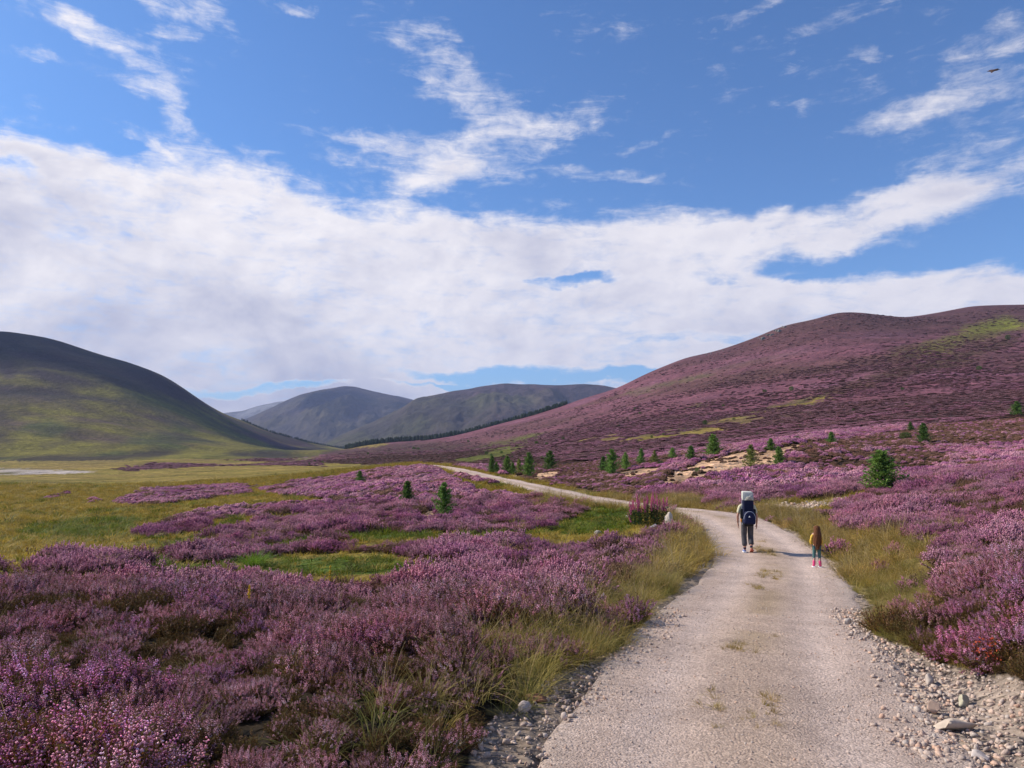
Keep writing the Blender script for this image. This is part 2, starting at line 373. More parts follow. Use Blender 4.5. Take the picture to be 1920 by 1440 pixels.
# ================================================================== what grows where (surveyed outlines, thrown onto the land)
def inpoly(u, v, P):
    P = np.array(P, float); r = np.zeros(u.shape, bool); n = len(P)
    for i in range(n):
        x1, y1 = P[i]; x2, y2 = P[(i + 1) % n]
        if y1 == y2: continue
        c = ((y1 > v) != (y2 > v)) & (u < (x2 - x1) * (v - y1) / (y2 - y1) + x1)
        r ^= c
    return r
GY, GG, ST, HE, BR, SA, SO, LH, RH, RB, MO = range(11)   # olive grass, green grass, straw grass, heather, brown heather, sand, soil/stones, left hill, right hill, river bed, moor
ZONES = [  # class, ymin, ymax, polygon
 (LH, 700, 9999, [(-900, 300), (640, 300), (640, 862), (-900, 866)]),
 (RH, 190, 9999, [(560, 868), (640, 843), (720, 836), (800, 300), (3000, 300), (3000, 960), (900, 900), (800, 868)]),
 (HE, 20, 420, [(850, 905), (850, 860), (1000, 800), (3000, 640), (3000, 1200), (1900, 1100), (1240, 945)]),
 (HE, -9, 60, [(1330, 965), (1420, 935), (3000, 700), (3000, 4000), (1380, 4000), (1400, 1000)]),
 (BR, 110, 420, [(600, 868), (640, 850), (900, 835), (1000, 845), (980, 872), (820, 872)]),
 (BR, 80, 260, [(900, 890), (960, 880), (1000, 858), (1110, 868), (1300, 850), (1500, 822), (1500, 835), (1300, 875), (1240, 890), (1180, 905), (1060, 905)]),
 (BR, 40, 90, [(930, 897), (1000, 885), (1120, 880), (1250, 885), (1240, 915), (1180, 940), (1100, 930), (1000, 908)]),
 (BR, 58, 240, [(1490, 835), (1600, 822), (1750, 795), (1920, 775), (2600, 700), (2600, 830), (1920, 830), (1750, 838), (1600, 850), (1500, 850)]),
 (GG, 100, 420, [(840, 862), (900, 850), (960, 832), (1010, 822), (960, 850), (880, 868)]),
 (GY, 120, 420, [(1080, 824), (1300, 800), (1560, 740), (1560, 748), (1330, 812), (1120, 836)]),
 (BR, 40, 80, [(1500, 850), (1600, 852), (1740, 842), (1800, 868), (1700, 886), (1600, 878), (1540, 884)]),
 (SA, 40, 100, [(1222, 912), (1262, 886), (1310, 864), (1350, 857), (1400, 847), (1455, 842), (1500, 830), (1516, 838), (1475, 858), (1430, 880), (1350, 894), (1300, 904), (1240, 918)]),
 (SA, 60, 130, [(990, 898), (1010, 886), (1045, 884), (1055, 888), (1010, 904)]), (SA, 60, 130, [(1080, 884), (1130, 880), (1130, 884), (1085, 887)]),
 (SA, 50, 110, [(1150, 890), (1200, 880), (1240, 876), (1230, 884), (1175, 897)]), (SA, 60, 130, [(930, 893), (975, 890), (985, 896), (950, 899)]),
 (ST, 35, 80, [(850, 892), (900, 905), (1000, 920), (1080, 935), (1180, 950), (1240, 955), (1180, 962), (1080, 948), (1000, 930), (920, 918), (850, 905)]),
 (ST, 33, 70, [(1040, 908), (1180, 935), (1300, 930), (1330, 945), (1300, 955), (1180, 942), (1060, 922)]),
 (GY, 22, 60, [(1400, 948), (1450, 940), (1560, 935), (1620, 918), (1650, 912), (1620, 935), (1540, 965), (1440, 968)]),
 (SO, 22, 60, [(1420, 950), (1450, 943), (1510, 944), (1570, 933), (1612, 926), (1600, 936), (1560, 948), (1500, 962), (1440, 962)]),
 # left side
 (HE, -9, 22, [(-3000, 1070), (0, 1076), (150, 1074), (300, 1080), (450, 1068), (600, 1080), (720, 1078), (840, 1062), (900, 1045), (1000, 1030), (1180, 990), (1290, 982), (1335, 1010), (1310, 1080), (1180, 1180), (1050, 1270), (950, 1340), (860, 1460), (600, 4000), (-3000, 4000)]),
 (HE, 18, 60, [(320, 1040), (400, 1018), (560, 1014), (700, 1010), (900, 1010), (1080, 1015), (1180, 990), (1290, 980), (1290, 1060), (900, 1060), (840, 1058), (700, 1036), (560, 1038), (420, 1056), (330, 1056)]),
 (HE, 18, 70, [(228, 1006), (280, 982), (330, 966), (400, 952), (470, 945), (640, 932), (640, 962), (450, 972), (385, 978), (370, 998), (300, 1010)]),
 (HE, 18, 70, [(305, 1028), (370, 1006), (430, 986), (470, 976), (640, 950), (640, 1016), (560, 1036), (480, 1030), (450, 1050), (380, 1056), (315, 1052)]),
 (HE, 30, 140, [(205, 940), (260, 925), (270, 914), (400, 907), (480, 907), (470, 925), (400, 935), (300, 948), (220, 948)]),
 (HE, 24, 130, [(500, 925), (480, 912), (560, 900), (640, 888), (700, 878), (800, 870), (832, 880), (850, 897), (900, 918), (1000, 926), (1085, 943), (1097, 965), (1080, 985), (1000, 1000), (800, 1010), (640, 1005), (600, 950), (640, 940), (560, 932)]),
 (GG, 24, 60, [(600, 1003), (720, 1001), (900, 1002), (1040, 996), (1020, 1003), (900, 1010), (720, 1012), (600, 1018), (520, 1030), (500, 1024)]),
 (SA, 28, 60, [(786, 972), (800, 958), (822, 958), (826, 974), (805, 980)]),
 (HE, 15, 40, [(60, 1078), (68, 1052), (90, 1036), (150, 1028), (230, 1040), (262, 1030), (278, 1050), (275, 1072), (200, 1078), (120, 1084)]),
 (HE, 15, 40, [(-200, 1062), (0, 1050), (25, 1050), (45, 1062), (20, 1074), (-200, 1080)]),
 (HE, 40, 160, [(84, 935), (100, 925), (140, 918), (130, 926), (100, 938)]), (HE, 40, 160, [(160, 942), (180, 933), (190, 936), (170, 945)]), (HE, 40, 160, [(0, 950), (28, 945), (26, 950), (0, 954)]), (HE, 30, 160, [(108, 952), (130, 945), (132, 950)]),
 (HE, 150, 800, [(210, 880), (300, 868), (420, 871), (600, 862), (600, 874), (440, 874), (330, 878), (240, 884)]),
 (HE, 300, 900, [(420, 862), (520, 856), (560, 859), (520, 863)]),
 (GG, 22, 100, [(25, 1000), (60, 988), (150, 978), (200, 972), (258, 975), (240, 992), (210, 1010), (120, 1008)]), (GG, 22, 60, [(395, 992), (440, 966), (450, 972), (430, 985)]),
 (GG, 22, 60, [(300, 1020), (370, 1004), (350, 1015), (300, 1035)]), (GG, 22, 60, [(480, 985), (540, 970), (535, 980)]),
 (GG, 22, 60, [(1040, 985), (1085, 968), (1100, 952), (1200, 955), (1205, 975), (1160, 998), (1080, 1004), (1030, 1002)]),
 (GG, 15, 40, [(270, 1062), (300, 1030), (320, 1052), (420, 1064), (600, 1045), (700, 1044), (830, 1064), (720, 1076), (600, 1078), (450, 1064), (300, 1078)]),
 (RB, 300, 1500, [(570, 857), (577, 858), (584, 866), (577, 866)]), (RB, 250, 1500, [(582, 868), (594, 868), (594, 871), (584, 871)]),
 (RB, 150, 500, [(-200, 890), (-100, 878), (60, 879), (180, 884), (170, 888), (60, 889)]),
]
def classify(x, y, z):
    """class index, (u, v) for ground points"""
    yy = np.maximum(y, 0.5)
    u, v = proj(x, yy, z)
    j = np.where(y < 60, 0.55, 0.55 + (y - 60) * 0.02)
    ju = fbm(x, y, 2.2, 3) * j + fbm(x + 77, y, 9, 2) * j * 0.8
    jv = fbm(x + 200, y + 50, 2.2, 3) * j * 0.10 + fbm(x + 277, y, 9, 2) * j * 0.05
    far = sstep(150, 500, y)
    ju = ju + far * 9.0 * fbm(x, y + 400, 90, 3); jv = jv + far * 2.6 * fbm(x + 300, y, 90, 3)
    uu = u + ju * F / yy; vv = v + jv * F / yy
    cl = np.full(x.shape, GY)
    for c, y0, y1, P in ZONES:
        m = (y >= y0) & (y <= y1)
        idx = np.nonzero(m)
        if len(idx[0]) == 0: continue
        k = inpoly(uu[idx], vv[idx], P)
        if c == HE and y0 < 200: k &= inpoly(uu[idx], vv[idx] - 0.30 * F / np.maximum(yy[idx], 8.0), P)
        t = cl[idx]; t[k] = c; cl[idx] = t
    br_ = (y > 100) & (x > 0) & np.isin(cl, [GG, GY]) & (fbm(x, y + 700, 9, 4) > -0.05)
    cl[br_] = np.where(y > 300, RH, HE)[br_]
    off, s, _ = road_rel(x, y)
    off = off.reshape(x.shape) + 0.35 * fbm(x, y, 1.7, 3)
    near = y < 34
    # grassy belt both sides of the track, stony shoulders close to the viewer
    lb = near & (off < 0) & (off > -HW - 0.55 - 0.65 * sstep(7, 13, y)) & (y > 6.5)
    cl[lb] = ST
    wr = 0.40 + 0.85 * sstep(10, 17, y) * (1 - sstep(30, 40, y))
    rbm = near & (off > 0) & (off < HW + wr + 0.5 * sstep(9, 13, y)) & (y > 5)
    cl[rbm] = ST
    cl[near & (off < 0) & (off > -HW - 0.22 - 0.28 * (1 - sstep(5, 10, y)))] = SO
    cl[near & (off > 0) & (off < HW + 0.12 + 0.95 * (1 - sstep(5.5, 11, y)))] = SO
    m = (y >= 34) & (y < 130) & (np.abs(off) < HW + 0.5 + 0.004 * y)
    cl[m] = ST
    return cl, uu, vv, off
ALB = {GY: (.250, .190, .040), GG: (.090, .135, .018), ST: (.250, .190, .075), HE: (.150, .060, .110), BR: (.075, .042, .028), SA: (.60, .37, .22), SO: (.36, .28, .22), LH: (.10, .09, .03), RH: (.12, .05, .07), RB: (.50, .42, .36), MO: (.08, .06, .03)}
def lerp(a, b, t):
    a = np.asarray(a, float); b = np.asarray(b, float)
    return a + (b - a) * t[:, None]
def albedo(x, y, z, sp):
    cl, u, v, off = classify(x, y, z)
    C = np.zeros((x.size, 3))
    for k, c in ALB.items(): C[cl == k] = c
    n1 = fbm(x, y, 6, 4, 0.6, sp); n2 = fbm(x + 500, y, 23, 4, 0.6, sp * 0.6); n3 = fbm(x, y + 700, 120, 4, 0.55, sp * 0.5)
    # meadow: olive, straw and fresh green drifts
    m = cl == GY
    t = np.clip(0.5 + 1.3 * n2 + 0.7 * n1, 0, 1)
    C[m] = lerp(C[m], (.29, .20, .055), t[m] * 0.75)
    t = np.clip(-0.15 + 1.8 * n3 - 0.8 * n2, 0, 1)
    C[m] = lerp(C[m], (.15, .15, .026), t[m])
    m2 = m & (y > 240)
    t = np.clip(0.25 + 2.2 * fbm(x * 0.4, y + 33, 60, 3), 0, 1)
    C[m2] = lerp(C[m2], (.13, .075, .06), t[m2] * 0.6)
    m = (cl == GG) & (y > 90)
    C[m] = (.125, .125, .026)
    # near and middle heather ground: dark litter close by, painted darker for shade gaps between plants, bloom colour far away
    m = cl == HE
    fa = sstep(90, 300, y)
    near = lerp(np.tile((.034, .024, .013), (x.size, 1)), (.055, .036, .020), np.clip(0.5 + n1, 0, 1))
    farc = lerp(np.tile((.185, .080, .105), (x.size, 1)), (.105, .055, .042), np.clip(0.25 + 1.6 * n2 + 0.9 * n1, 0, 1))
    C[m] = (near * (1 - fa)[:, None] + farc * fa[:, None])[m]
    # right hill: purple with brown burnt strips and olive flushes running along the slope
    m = cl == RH
    sl = x * 0.55 - y * 0.25
    r1 = fbm(x * 0.35 + z * 1.2, y * 0.6, 60, 4, 0.6); r2 = fbm(z * 2.0 + x * 0.15, y * 0.3 + 90, 70, 4, 0.55); r3 = fbm(x * 0.8, y * 0.8 + z, 30, 4, 0.6)
    c = lerp(np.tile((.190, .074, .092), (x.size, 1)), (.120, .056, .050), np.clip(0.35 + 1.5 * r2 + 0.8 * r3, 0, 1))
    c = lerp(c, (.23, .10, .145), np.clip(-0.2 + 1.6 * r1 + 0.6 * r3, 0, 1) * 0.8)
    c = lerp(c, (.11, .085, .03), np.clip(-0.55 + 2.4 * fbm(x * 0.3, z * 2.2 + y * 0.3, 80, 3), 0, 1) * 0.7)
    top = sstep(60, 120, z - 0.02 * x)
    c = lerp(c, (.095, .043, .042), top * 0.75)
    def strip(P, w, col, amt, yr=(190, 9999)):
        nonlocal c
        P = np.array(P, float); d = np.full(x.size, 1e9)
        for i in range(len(P) - 1):
            a, b = P[i], P[i + 1]; ab = b - a
            tt = np.clip(((u - a[0]) * ab[0] + (v - a[1]) * ab[1]) / (ab @ ab), 0, 1)
            d = np.minimum(d, np.hypot(u - a[0] - tt * ab[0], (v - a[1] - tt * ab[1]) * 2.0))
        k = (1 - sstep(w * 0.3, w, d + 16 * np.abs(r3) * 1.0)) * amt * ((y > yr[0]) & (y < yr[1]))
        c = lerp(c, col, k)
    strip([(1300, 802), (1400, 782), (1480, 760), (1560, 735)], 26, (.125, .105, .030), .85)
    strip([(1760, 655), (1830, 625), (1890, 608)], 46, (.17, .165, .025), 1.0)
    strip([(1700, 662), (1770, 650), (1850, 630)], 40, (.12, .08, .035), .8)
    strip([(1560, 735), (1660, 705), (1760, 682), (1900, 640)], 34, (.085, .050, .025), .8)
    strip([(1180, 738), (1300, 708), (1330, 705)], 16, (.13, .10, .05), .7)
    strip([(1290, 765), (1340, 755)], 16, (.13, .115, .03), .9)
    strip([(860, 855), (960, 833), (1010, 820)], 26, (.12, .125, .025), .9)
    strip([(640, 845), (800, 842), (930, 850)], 44, (.070, .040, .028), .8)
    strip([(1000, 845), (1200, 838), (1500, 800), (1900, 740)], 40, (.11, .055, .055), .5)
    C[m] = c[m]
    # left hill: dark heather and painted cloud shade above, olive and green below, mauve drifts
    m = cl == LH
    d1 = fbm(x * 0.5, y + z * 1.3, 150, 5, 0.6); d2 = fbm(x * 0.35 + 900, z * 2.2, 90, 5, 0.6); d3 = fbm(x + z * 1.5, y * 0.4, 60, 4, 0.55)
    c = lerp(np.tile((.175, .150, .022), (x.size, 1)), (.085, .045, .055), np.clip(0.15 + 1.9 * d1 + 0.9 * d2, 0, 1))
    c = lerp(c, (.060, .075, .018), np.clip(-0.1 + 2.6 * d3, 0, 1) * 0.8)
    c = lerp(c, (.035, .022, .022), np.clip(-0.45 + 3.2 * np.abs(fbm(x + z * 2, y * .25 + 5, 70, 4)) , 0, 1) * .8)
    up = sstep(30, 115, z + 110 * d1 + 50 * d3)
    cu = lerp(np.tile((.036, .022, .032), (x.size, 1)), (.052, .050, .026), np.clip(0.2 + 2.2 * d2, 0, 1))
    c = c * (1 - up[:, None] * 0.85) + cu * up[:, None] * 0.85
    C[m] = c[m]
    m = cl == RB
    C[m] = lerp(C[m], (.14, .12, .05), np.clip(3 * fbm(x, y, 18, 3), 0, 1)[m])
    C *= (1 + 0.35 * n1 + 0.12 * n2)[:, None]
    return np.clip(C, 0.005, 0.9), cl

# ------------------------------------------------------------------ ground sheet
na, nr = 760, 760
ag = np.linspace(-1.12, 1.12, na); rg = np.exp(np.linspace(math.log(1.6), math.log(3800 + SH), nr))
AG, RG = np.meshgrid(ag, rg)
GX = (AG * RG).ravel(); GYY = (RG - SH).ravel()
GSP = (RG * 0.0104).ravel()
GZ = height(GX, GYY, GSP)
off, sarc, zr = road_rel(GX, GYY)
ao = np.abs(off)
GZ -= (0.05 + 0.0015 * np.maximum(GYY, 0)) * (1 - sstep(HW - 0.25, HW + 0.05, ao))
GC, GCL = albedo(GX, GYY, GZ, GSP)
ii = (np.arange(nr - 1)[:, None] * na + np.arange(na - 1)[None]).ravel()
gf = np.stack([ii, ii + 1, ii + na + 1, ii + na], 1)
m_ground, N = new_mat('moorland_ground')
outn = N.n('ShaderNodeOutputMaterial'); bs = N.n('ShaderNodeBsdfPrincipled', ins={'Roughness': 0.95, 'Specular IOR Level': 0.1})
tc = N.n('ShaderNodeNewGeometry'); pos = tc.outputs['Position']
col = N.n('ShaderNodeAttribute', attribute_name='Col').outputs['Color']
cd = N.n('ShaderNodeVectorMath', operation='LENGTH', ins={0: pos}).outputs['Value']
fine = N.noise(pos, 9.0, 5, 0.7); midn = N.noise(pos, 1.1, 5, 0.65); big = N.noise(pos, 0.17, 6, 0.68); huge = N.noise(pos, 0.03, 6, 0.65)
def k(a, lo, hi): return N.n('ShaderNodeMapRange', ins={'Value': a, 'From Min': 0.3, 'From Max': 0.7, 'To Min': lo, 'To Max': hi}).outputs[0]
br = N.math('MULTIPLY', N.math('MULTIPLY', k(fine, .75, 1.25), k(midn, .55, 1.45)), N.math('MULTIPLY', k(big, .55, 1.45), k(huge, .7, 1.3)))
cc = N.n('ShaderNodeVectorMath', operation='SCALE', ins={0: col, 'Scale': br}).outputs[0]
N.link(cc, bs.inputs['Base Color'])
b1 = N.n('ShaderNodeBump', ins={'Strength': 0.6, 'Distance': 0.05, 'Height': fine})
b2 = N.n('ShaderNodeBump', ins={'Strength': 0.7, 'Distance': 0.5, 'Height': midn, 'Normal': b1.outputs[0]})
b3 = N.n('ShaderNodeBump', ins={'Strength': 0.8, 'Distance': 3.0, 'Height': big, 'Normal': N.n('ShaderNodeBump', ins={'Strength': 0.55, 'Distance': 14.0, 'Height': huge, 'Normal': b2.outputs[0]}).outputs[0]})
N.link(b3.outputs[0], bs.inputs['Normal']); N.link(bs.outputs[0], outn.inputs[0])
gme = mesh_np('ground', np.stack([GX, GYY, GZ], 1), gf, m_ground, GC, smooth=True)
ground = tag(link('ground', gme), kind='structure')

# ------------------------------------------------------------------ the gravel track
st = []
sidx = np.arange(0, RS[-1], 0.12)
sidx = sidx[(sidx < 60) | ((np.arange(len(sidx)) % 4) == 0)]
cx = np.interp(sidx, RS, RC[:, 0]); cy = np.interp(sidx, RS, RC[:, 1]); cz = np.interp(sidx, RS, RZ)
nx = np.interp(sidx, RS, RN[:, 0]); ny = np.interp(sidx, RS, RN[:, 1])
T = np.linspace(-1, 1, 45)
Rx = np.zeros((len(sidx), len(T))); Ry = Rx.copy(); Rz = Rx.copy(); Ro = Rx.copy()
for j, t in enumerate(T):
    hw = HW + 0.12 + (0.16 * vnoise(sidx / 0.9 + (9 if t > 0 else 0), sidx * 0 + 3) + 0.2 * vnoise(sidx / 3.1 + (30 if t > 0 else 0), sidx * 0 + 8)) * abs(t)
    o = t * hw
    Rx[:, j] = cx + nx * o; Ry[:, j] = cy + ny * o; Ro[:, j] = o
    prof = 0.045 * math.cos(t * math.pi * 0.5) - 0.028 * (math.exp(-((o.mean() - 0.72) / 0.28) ** 2) + math.exp(-((o.mean() + 0.72) / 0.28) ** 2))
    edge = -0.11 * max(0, (abs(t) - 0.90) / 0.10)
    Rz[:, j] = cz + prof + edge + 0.012
rr = np.hypot(Rx, Ry)
Rz += 0.018 * fbm(Rx, Ry, 0.55, 3, 0.6) + 0.03 * fbm(Rx, Ry, 2.3, 2)
nT = len(T); ii = (np.arange(len(sidx) - 1)[:, None] * nT + np.arange(nT - 1)[None]).ravel()
rf = np.stack([ii, ii + 1, ii + nT + 1, ii + nT], 1)
mid = np.exp(-(Ro / 0.30) ** 2) * sstep(-0.1, 0.25, fbm(Rx, Ry, 1.3, 3)); edge = sstep(HW - 0.45, HW, np.abs(Ro))
base = np.tile((.58, .445, .365), (Rx.size, 1))
base = lerp(base, (.54, .40, .30), (np.exp(-(Ro / 0.45) ** 2) * 0.9).ravel())
base = lerp(base, (.66, .52, .44), np.clip((np.exp(-((np.abs(Ro) - .80) / .24) ** 2) * .8).ravel(), 0, 1))
base = lerp(base, (.30, .22, .10), np.clip(mid.ravel() * 0.55 * sstep(6.5, 11, Ry.ravel()), 0, 1))
base = lerp(base, (.55, .45, .38), (edge * 0.8).ravel())
base *= (1 + 0.22 * fbm(Rx.ravel(), Ry.ravel(), 2.5, 3) + 0.22 * fbm(Rx.ravel(), Ry.ravel(), 0.4, 2))[:, None]
m_road, N = new_mat('pinkish_gravel')
outn = N.n('ShaderNodeOutputMaterial'); bs = N.n('ShaderNodeBsdfPrincipled', ins={'Roughness': 0.95, 'Specular IOR Level': 0.15})
tc = N.n('ShaderNodeNewGeometry'); pos = tc.outputs['Position']
col = N.n('ShaderNodeAttribute', attribute_name='Col').outputs['Color']
vo = N.n('ShaderNodeTexVoronoi', ins={'Vector': pos, 'Scale': 55.0}); vb = N.n('ShaderNodeTexVoronoi', ins={'Vector': pos, 'Scale': 19.0})
rc = N.n('ShaderNodeSeparateColor', ins={0: vo.outputs['Color']}).outputs[0]; rc2 = N.n('ShaderNodeSeparateColor', ins={0: vb.outputs['Color']}).outputs[1]
fn = N.noise(pos, 30, 5, 0.75); mn = N.noise(pos, 3.0, 5, 0.6)
def k(a, lo, hi, f0=0.3, f1=0.7): return N.n('ShaderNodeMapRange', ins={'Value': a, 'From Min': f0, 'From Max': f1, 'To Min': lo, 'To Max': hi}).outputs[0]
br = N.math('MULTIPLY', N.math('MULTIPLY', k(rc, .66, 1.22, 0, 1), k(fn, .76, 1.20)), N.math('MULTIPLY', k(mn, .9, 1.08), k(rc2, .92, 1.06, 0, 1)))
cc = N.n('ShaderNodeVectorMath', operation='SCALE', ins={0: col, 'Scale': br}).outputs[0]
tint = N.mix(k(N.noise(pos, 45, 2, 0.5), 0, 0.30), cc, (.60, .40, .30)); N.link(tint, bs.inputs['Base Color'])
hh = N.math('ADD', N.math('MULTIPLY', vo.outputs['Distance'], -0.5), fn)
b1 = N.n('ShaderNodeBump', ins={'Strength': 1.0, 'Distance': 0.022, 'Height': hh})
b2 = N.n('ShaderNodeBump', ins={'Strength': 0.5, 'Distance': 0.05, 'Height': mn, 'Normal': b1.outputs[0]})
N.link(b2.outputs[0], bs.inputs['Normal']); N.link(bs.outputs[0], outn.inputs[0])
rme = mesh_np('road', np.stack([Rx.ravel(), Ry.ravel(), Rz.ravel()], 1), rf[:, ::-1], m_road, base, smooth=True)
road = tag(link('road', rme), kind='structure')
def surf(x, y):
    """top of track or ground at points"""
    x = np.atleast_1d(np.asarray(x, float)); y = np.atleast_1d(np.asarray(y, float))
    h = height(x, y); o, s, z = road_rel(x, y)
    pr = 0.045 * np.cos(np.clip(o / 1.72, -1, 1) * math.pi * 0.5) + 0.012 - 0.028 * (np.exp(-((o - .72) / .28) ** 2) + np.exp(-((o + .72) / .28) ** 2))
    on = np.abs(o) < HW
    return np.where(on, z + pr + 0.018 * fbm(x, y, 0.55, 3, 0.6) + 0.03 * fbm(x, y, 2.3, 2), h)
# ================================================================== distant mountains
m_mtn, N = new_mat('distant_hillside')
outn = N.n('ShaderNodeOutputMaterial'); bs = N.n('ShaderNodeBsdfPrincipled', ins={'Roughness': 0.95, 'Specular IOR Level': 0.1})
pos = N.n('ShaderNodeNewGeometry').outputs['Position']; col = N.n('ShaderNodeAttribute', attribute_name='Col').outputs['Color']
big = N.noise(pos, 0.012, 8, 0.68)
f = N.n('ShaderNodeMapRange', ins={'Value': big, 'From Min': 0.3, 'From Max': 0.7, 'To Min': 0.45, 'To Max': 1.6}).outputs[0]
N.link(N.n('ShaderNodeVectorMath', operation='SCALE', ins={0: col, 'Scale': f}).outputs[0], bs.inputs['Base Color'])
N.link(N.n('ShaderNodeBump', ins={'Strength': 1.0, 'Distance': 55.0, 'Height': big}).outputs[0], bs.inputs['Normal']); N.link(bs.outputs[0], outn.inputs[0])
def mountain(crest, yc, yf, vfoot, cols, seed, rough=30, back=0.5):
    cu = np.array([c[0] for c in crest], float); cv = np.array([c[1] for c in crest], float)
    u = np.linspace(cu[0], cu[-1], 360)
    v = np.interp(u, cu, cv); kk = np.ones(7) / 7; v = np.convolve(np.pad(v, 3, mode='edge'), kk, 'valid')
    a, ec = pix(u, v); _, ef = pix(u, vfoot)
    t = np.concatenate([np.linspace(0, 1, 130), np.linspace(1, 1 + back, 20)[1:]])
    A, Tt = np.meshgrid(a, t)
    YY = yf + (yc - yf) * Tt
    zc = (ec * yc)[None]; zf = (ef * yf)[None] * np.ones_like(Tt)
    p = np.where(Tt <= 1, 0.45 * Tt + 0.55 * np.sin(Tt * math.pi / 2) ** 1.6, 1 - (Tt - 1) / back * 0.9)
    Zz = zf + (zc - zf) * p
    XX = A * YY
    n = fbm(XX + seed * 1000, YY * 0.6, (yc - yf) * 0.42, 6, 0.55)
    rid = np.abs(fbm(XX * 1.0 + seed * 333, YY * 0.35 + 50, (yc - yf) * 0.30, 5, 0.5))
    m = np.clip(np.sin(np.clip(Tt, 0, 1) * math.pi), 0.02, 1)
    rz = (zc - zf) * (0.32 * n - 0.34 * rid + 0.05) * m
    Zz = Zz + rz + rough * 0.10 * fbm(XX, YY, 240, 4) * (Tt > 0.03)
    V = np.stack([XX.ravel(), YY.ravel(), Zz.ravel()], 1)
    nc = len(u); ii = (np.arange(len(t) - 1)[:, None] * nc + np.arange(nc - 1)[None]).ravel()
    fc = np.stack([ii, ii + 1, ii + nc + 1, ii + nc], 1)
    hN = ((Zz - zf) / np.maximum(zc - zf, 1)).ravel()
    c1, c2, c3 = cols
    q = fbm(XX.ravel() + 50, YY.ravel(), 900, 5, 0.6)
    C = lerp(np.tile(c1, (V.shape[0], 1)), c2, np.clip(0.4 + 2.0 * q + 0.4 * (hN - 0.5), 0, 1))
    C = lerp(C, c3, np.clip(-0.35 + 2.2 * rid.ravel() + 0.5 * hN + fbm(XX.ravel(), YY.ravel() + 9, 300, 4), 0, 1) * 0.8)
    return tag(link('mountain', mesh_np('mountain', V, fc, m_mtn, C, smooth=True)), kind='structure')
mountain([(480, 850), (560, 843), (600, 833), (640, 815), (700, 791), (745, 770), (775, 752), (800, 745), (850, 733), (880, 729), (900, 724), (930, 721), (950, 719), (975, 721), (1000, 720), (1050, 722), (1090, 720), (1130, 722), (1170, 731), (1300, 760), (1500, 800)],
         4300, 3000, 852, [(.090, .088, .030), (.080, .048, .055), (.040, .030, .036)], 1, 40)
mountain([(330, 812), (400, 800), (440, 791), (470, 782), (520, 759), (545, 747), (565, 739), (600, 731), (625, 727), (645, 723), (665, 724), (700, 733), (740, 742), (780, 752), (830, 772), (900, 800), (1000, 830)],
         6600, 4900, 850, [(.085, .070, .038), (.075, .048, .050), (.035, .030, .045)], 2, 40)
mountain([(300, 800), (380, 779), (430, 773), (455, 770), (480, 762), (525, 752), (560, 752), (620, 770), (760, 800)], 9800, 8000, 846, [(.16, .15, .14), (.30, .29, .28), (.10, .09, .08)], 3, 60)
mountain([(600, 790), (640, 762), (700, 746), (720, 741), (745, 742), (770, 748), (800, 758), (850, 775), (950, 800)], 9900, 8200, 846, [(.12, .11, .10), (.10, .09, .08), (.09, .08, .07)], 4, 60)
pv = np.array([(-9000, 1500, -48), (9000, 1500, -48), (14000, 12500, -48), (-14000, 12500, -48)], float)
tag(link('valley_floor', mesh_np('valley_floor', pv, np.array([[0, 1, 2, 3]]), m_mtn, np.tile((.10, .09, .04), (4, 1)))), kind='structure')

# ================================================================== air: pale even haze in a closed box
def box_mesh(name, lo, hi, mat):
    x0, y0, z0 = lo; x1, y1, z1 = hi
    V = [(x0, y0, z0), (x1, y0, z0), (x1, y1, z0), (x0, y1, z0), (x0, y0, z1), (x1, y0, z1), (x1, y1, z1), (x0, y1, z1)]
    Fc = [(0, 3, 2, 1), (4, 5, 6, 7), (0, 1, 5, 4), (1, 2, 6, 5), (2, 3, 7, 6), (3, 0, 4, 7)]
    return mesh_np(name, V, np.array(Fc), mat)
m_haze = bpy.data.materials.new('air_haze'); m_haze.use_nodes = True
N = NT(m_haze.node_tree); outn = N.n('ShaderNodeOutputMaterial')
pvn = N.n('ShaderNodeVolumePrincipled', ins={'Color': (0.56, 0.66, 1.0, 1), 'Density': HAZE, 'Anisotropy': 0.0})
N.link(pvn.outputs[0], outn.inputs['Volume'])
tag(link('haze', box_mesh('haze', (-15000, -400, -130), (15000, 13500, 900), m_haze)), kind='stuff')
SC.cycles.volume_step_rate = 1.0
# ================================================================== plant and stone building blocks (numpy)
class MB:
    def __init__(s): s.V = []; s.F3 = []; s.F4 = []; s.C = []; s.n = 0
    def add(s, V, F, C):
        V = np.asarray(V, float).reshape(-1, 3); F = np.asarray(F, int)
        (s.F3 if F.shape[1] == 3 else s.F4).append(F + s.n)
        C = np.asarray(C, float); C = np.tile(C, (len(V), 1)) if C.ndim == 1 else C
        s.V.append(V); s.C.append(C); s.n += len(V)
    def mesh(s, name, mat, smooth=False):
        fs = []
        if s.F3: fs.append(np.concatenate(s.F3))
        if s.F4: fs.append(np.concatenate(s.F4))
        return mesh_np(name, np.concatenate(s.V), fs, mat, np.concatenate(s.C), smooth)
def unit(v): return v / np.maximum(np.linalg.norm(v, axis=-1, keepdims=True), 1e-9)
def frame(d):
    up = np.where(np.abs(d[:, 2:3]) > 0.9, np.array([[1.0, 0, 0]]), np.array([[0, 0, 1.0]]))
    a = unit(np.cross(d, up)); b = np.cross(d, a); return a, b
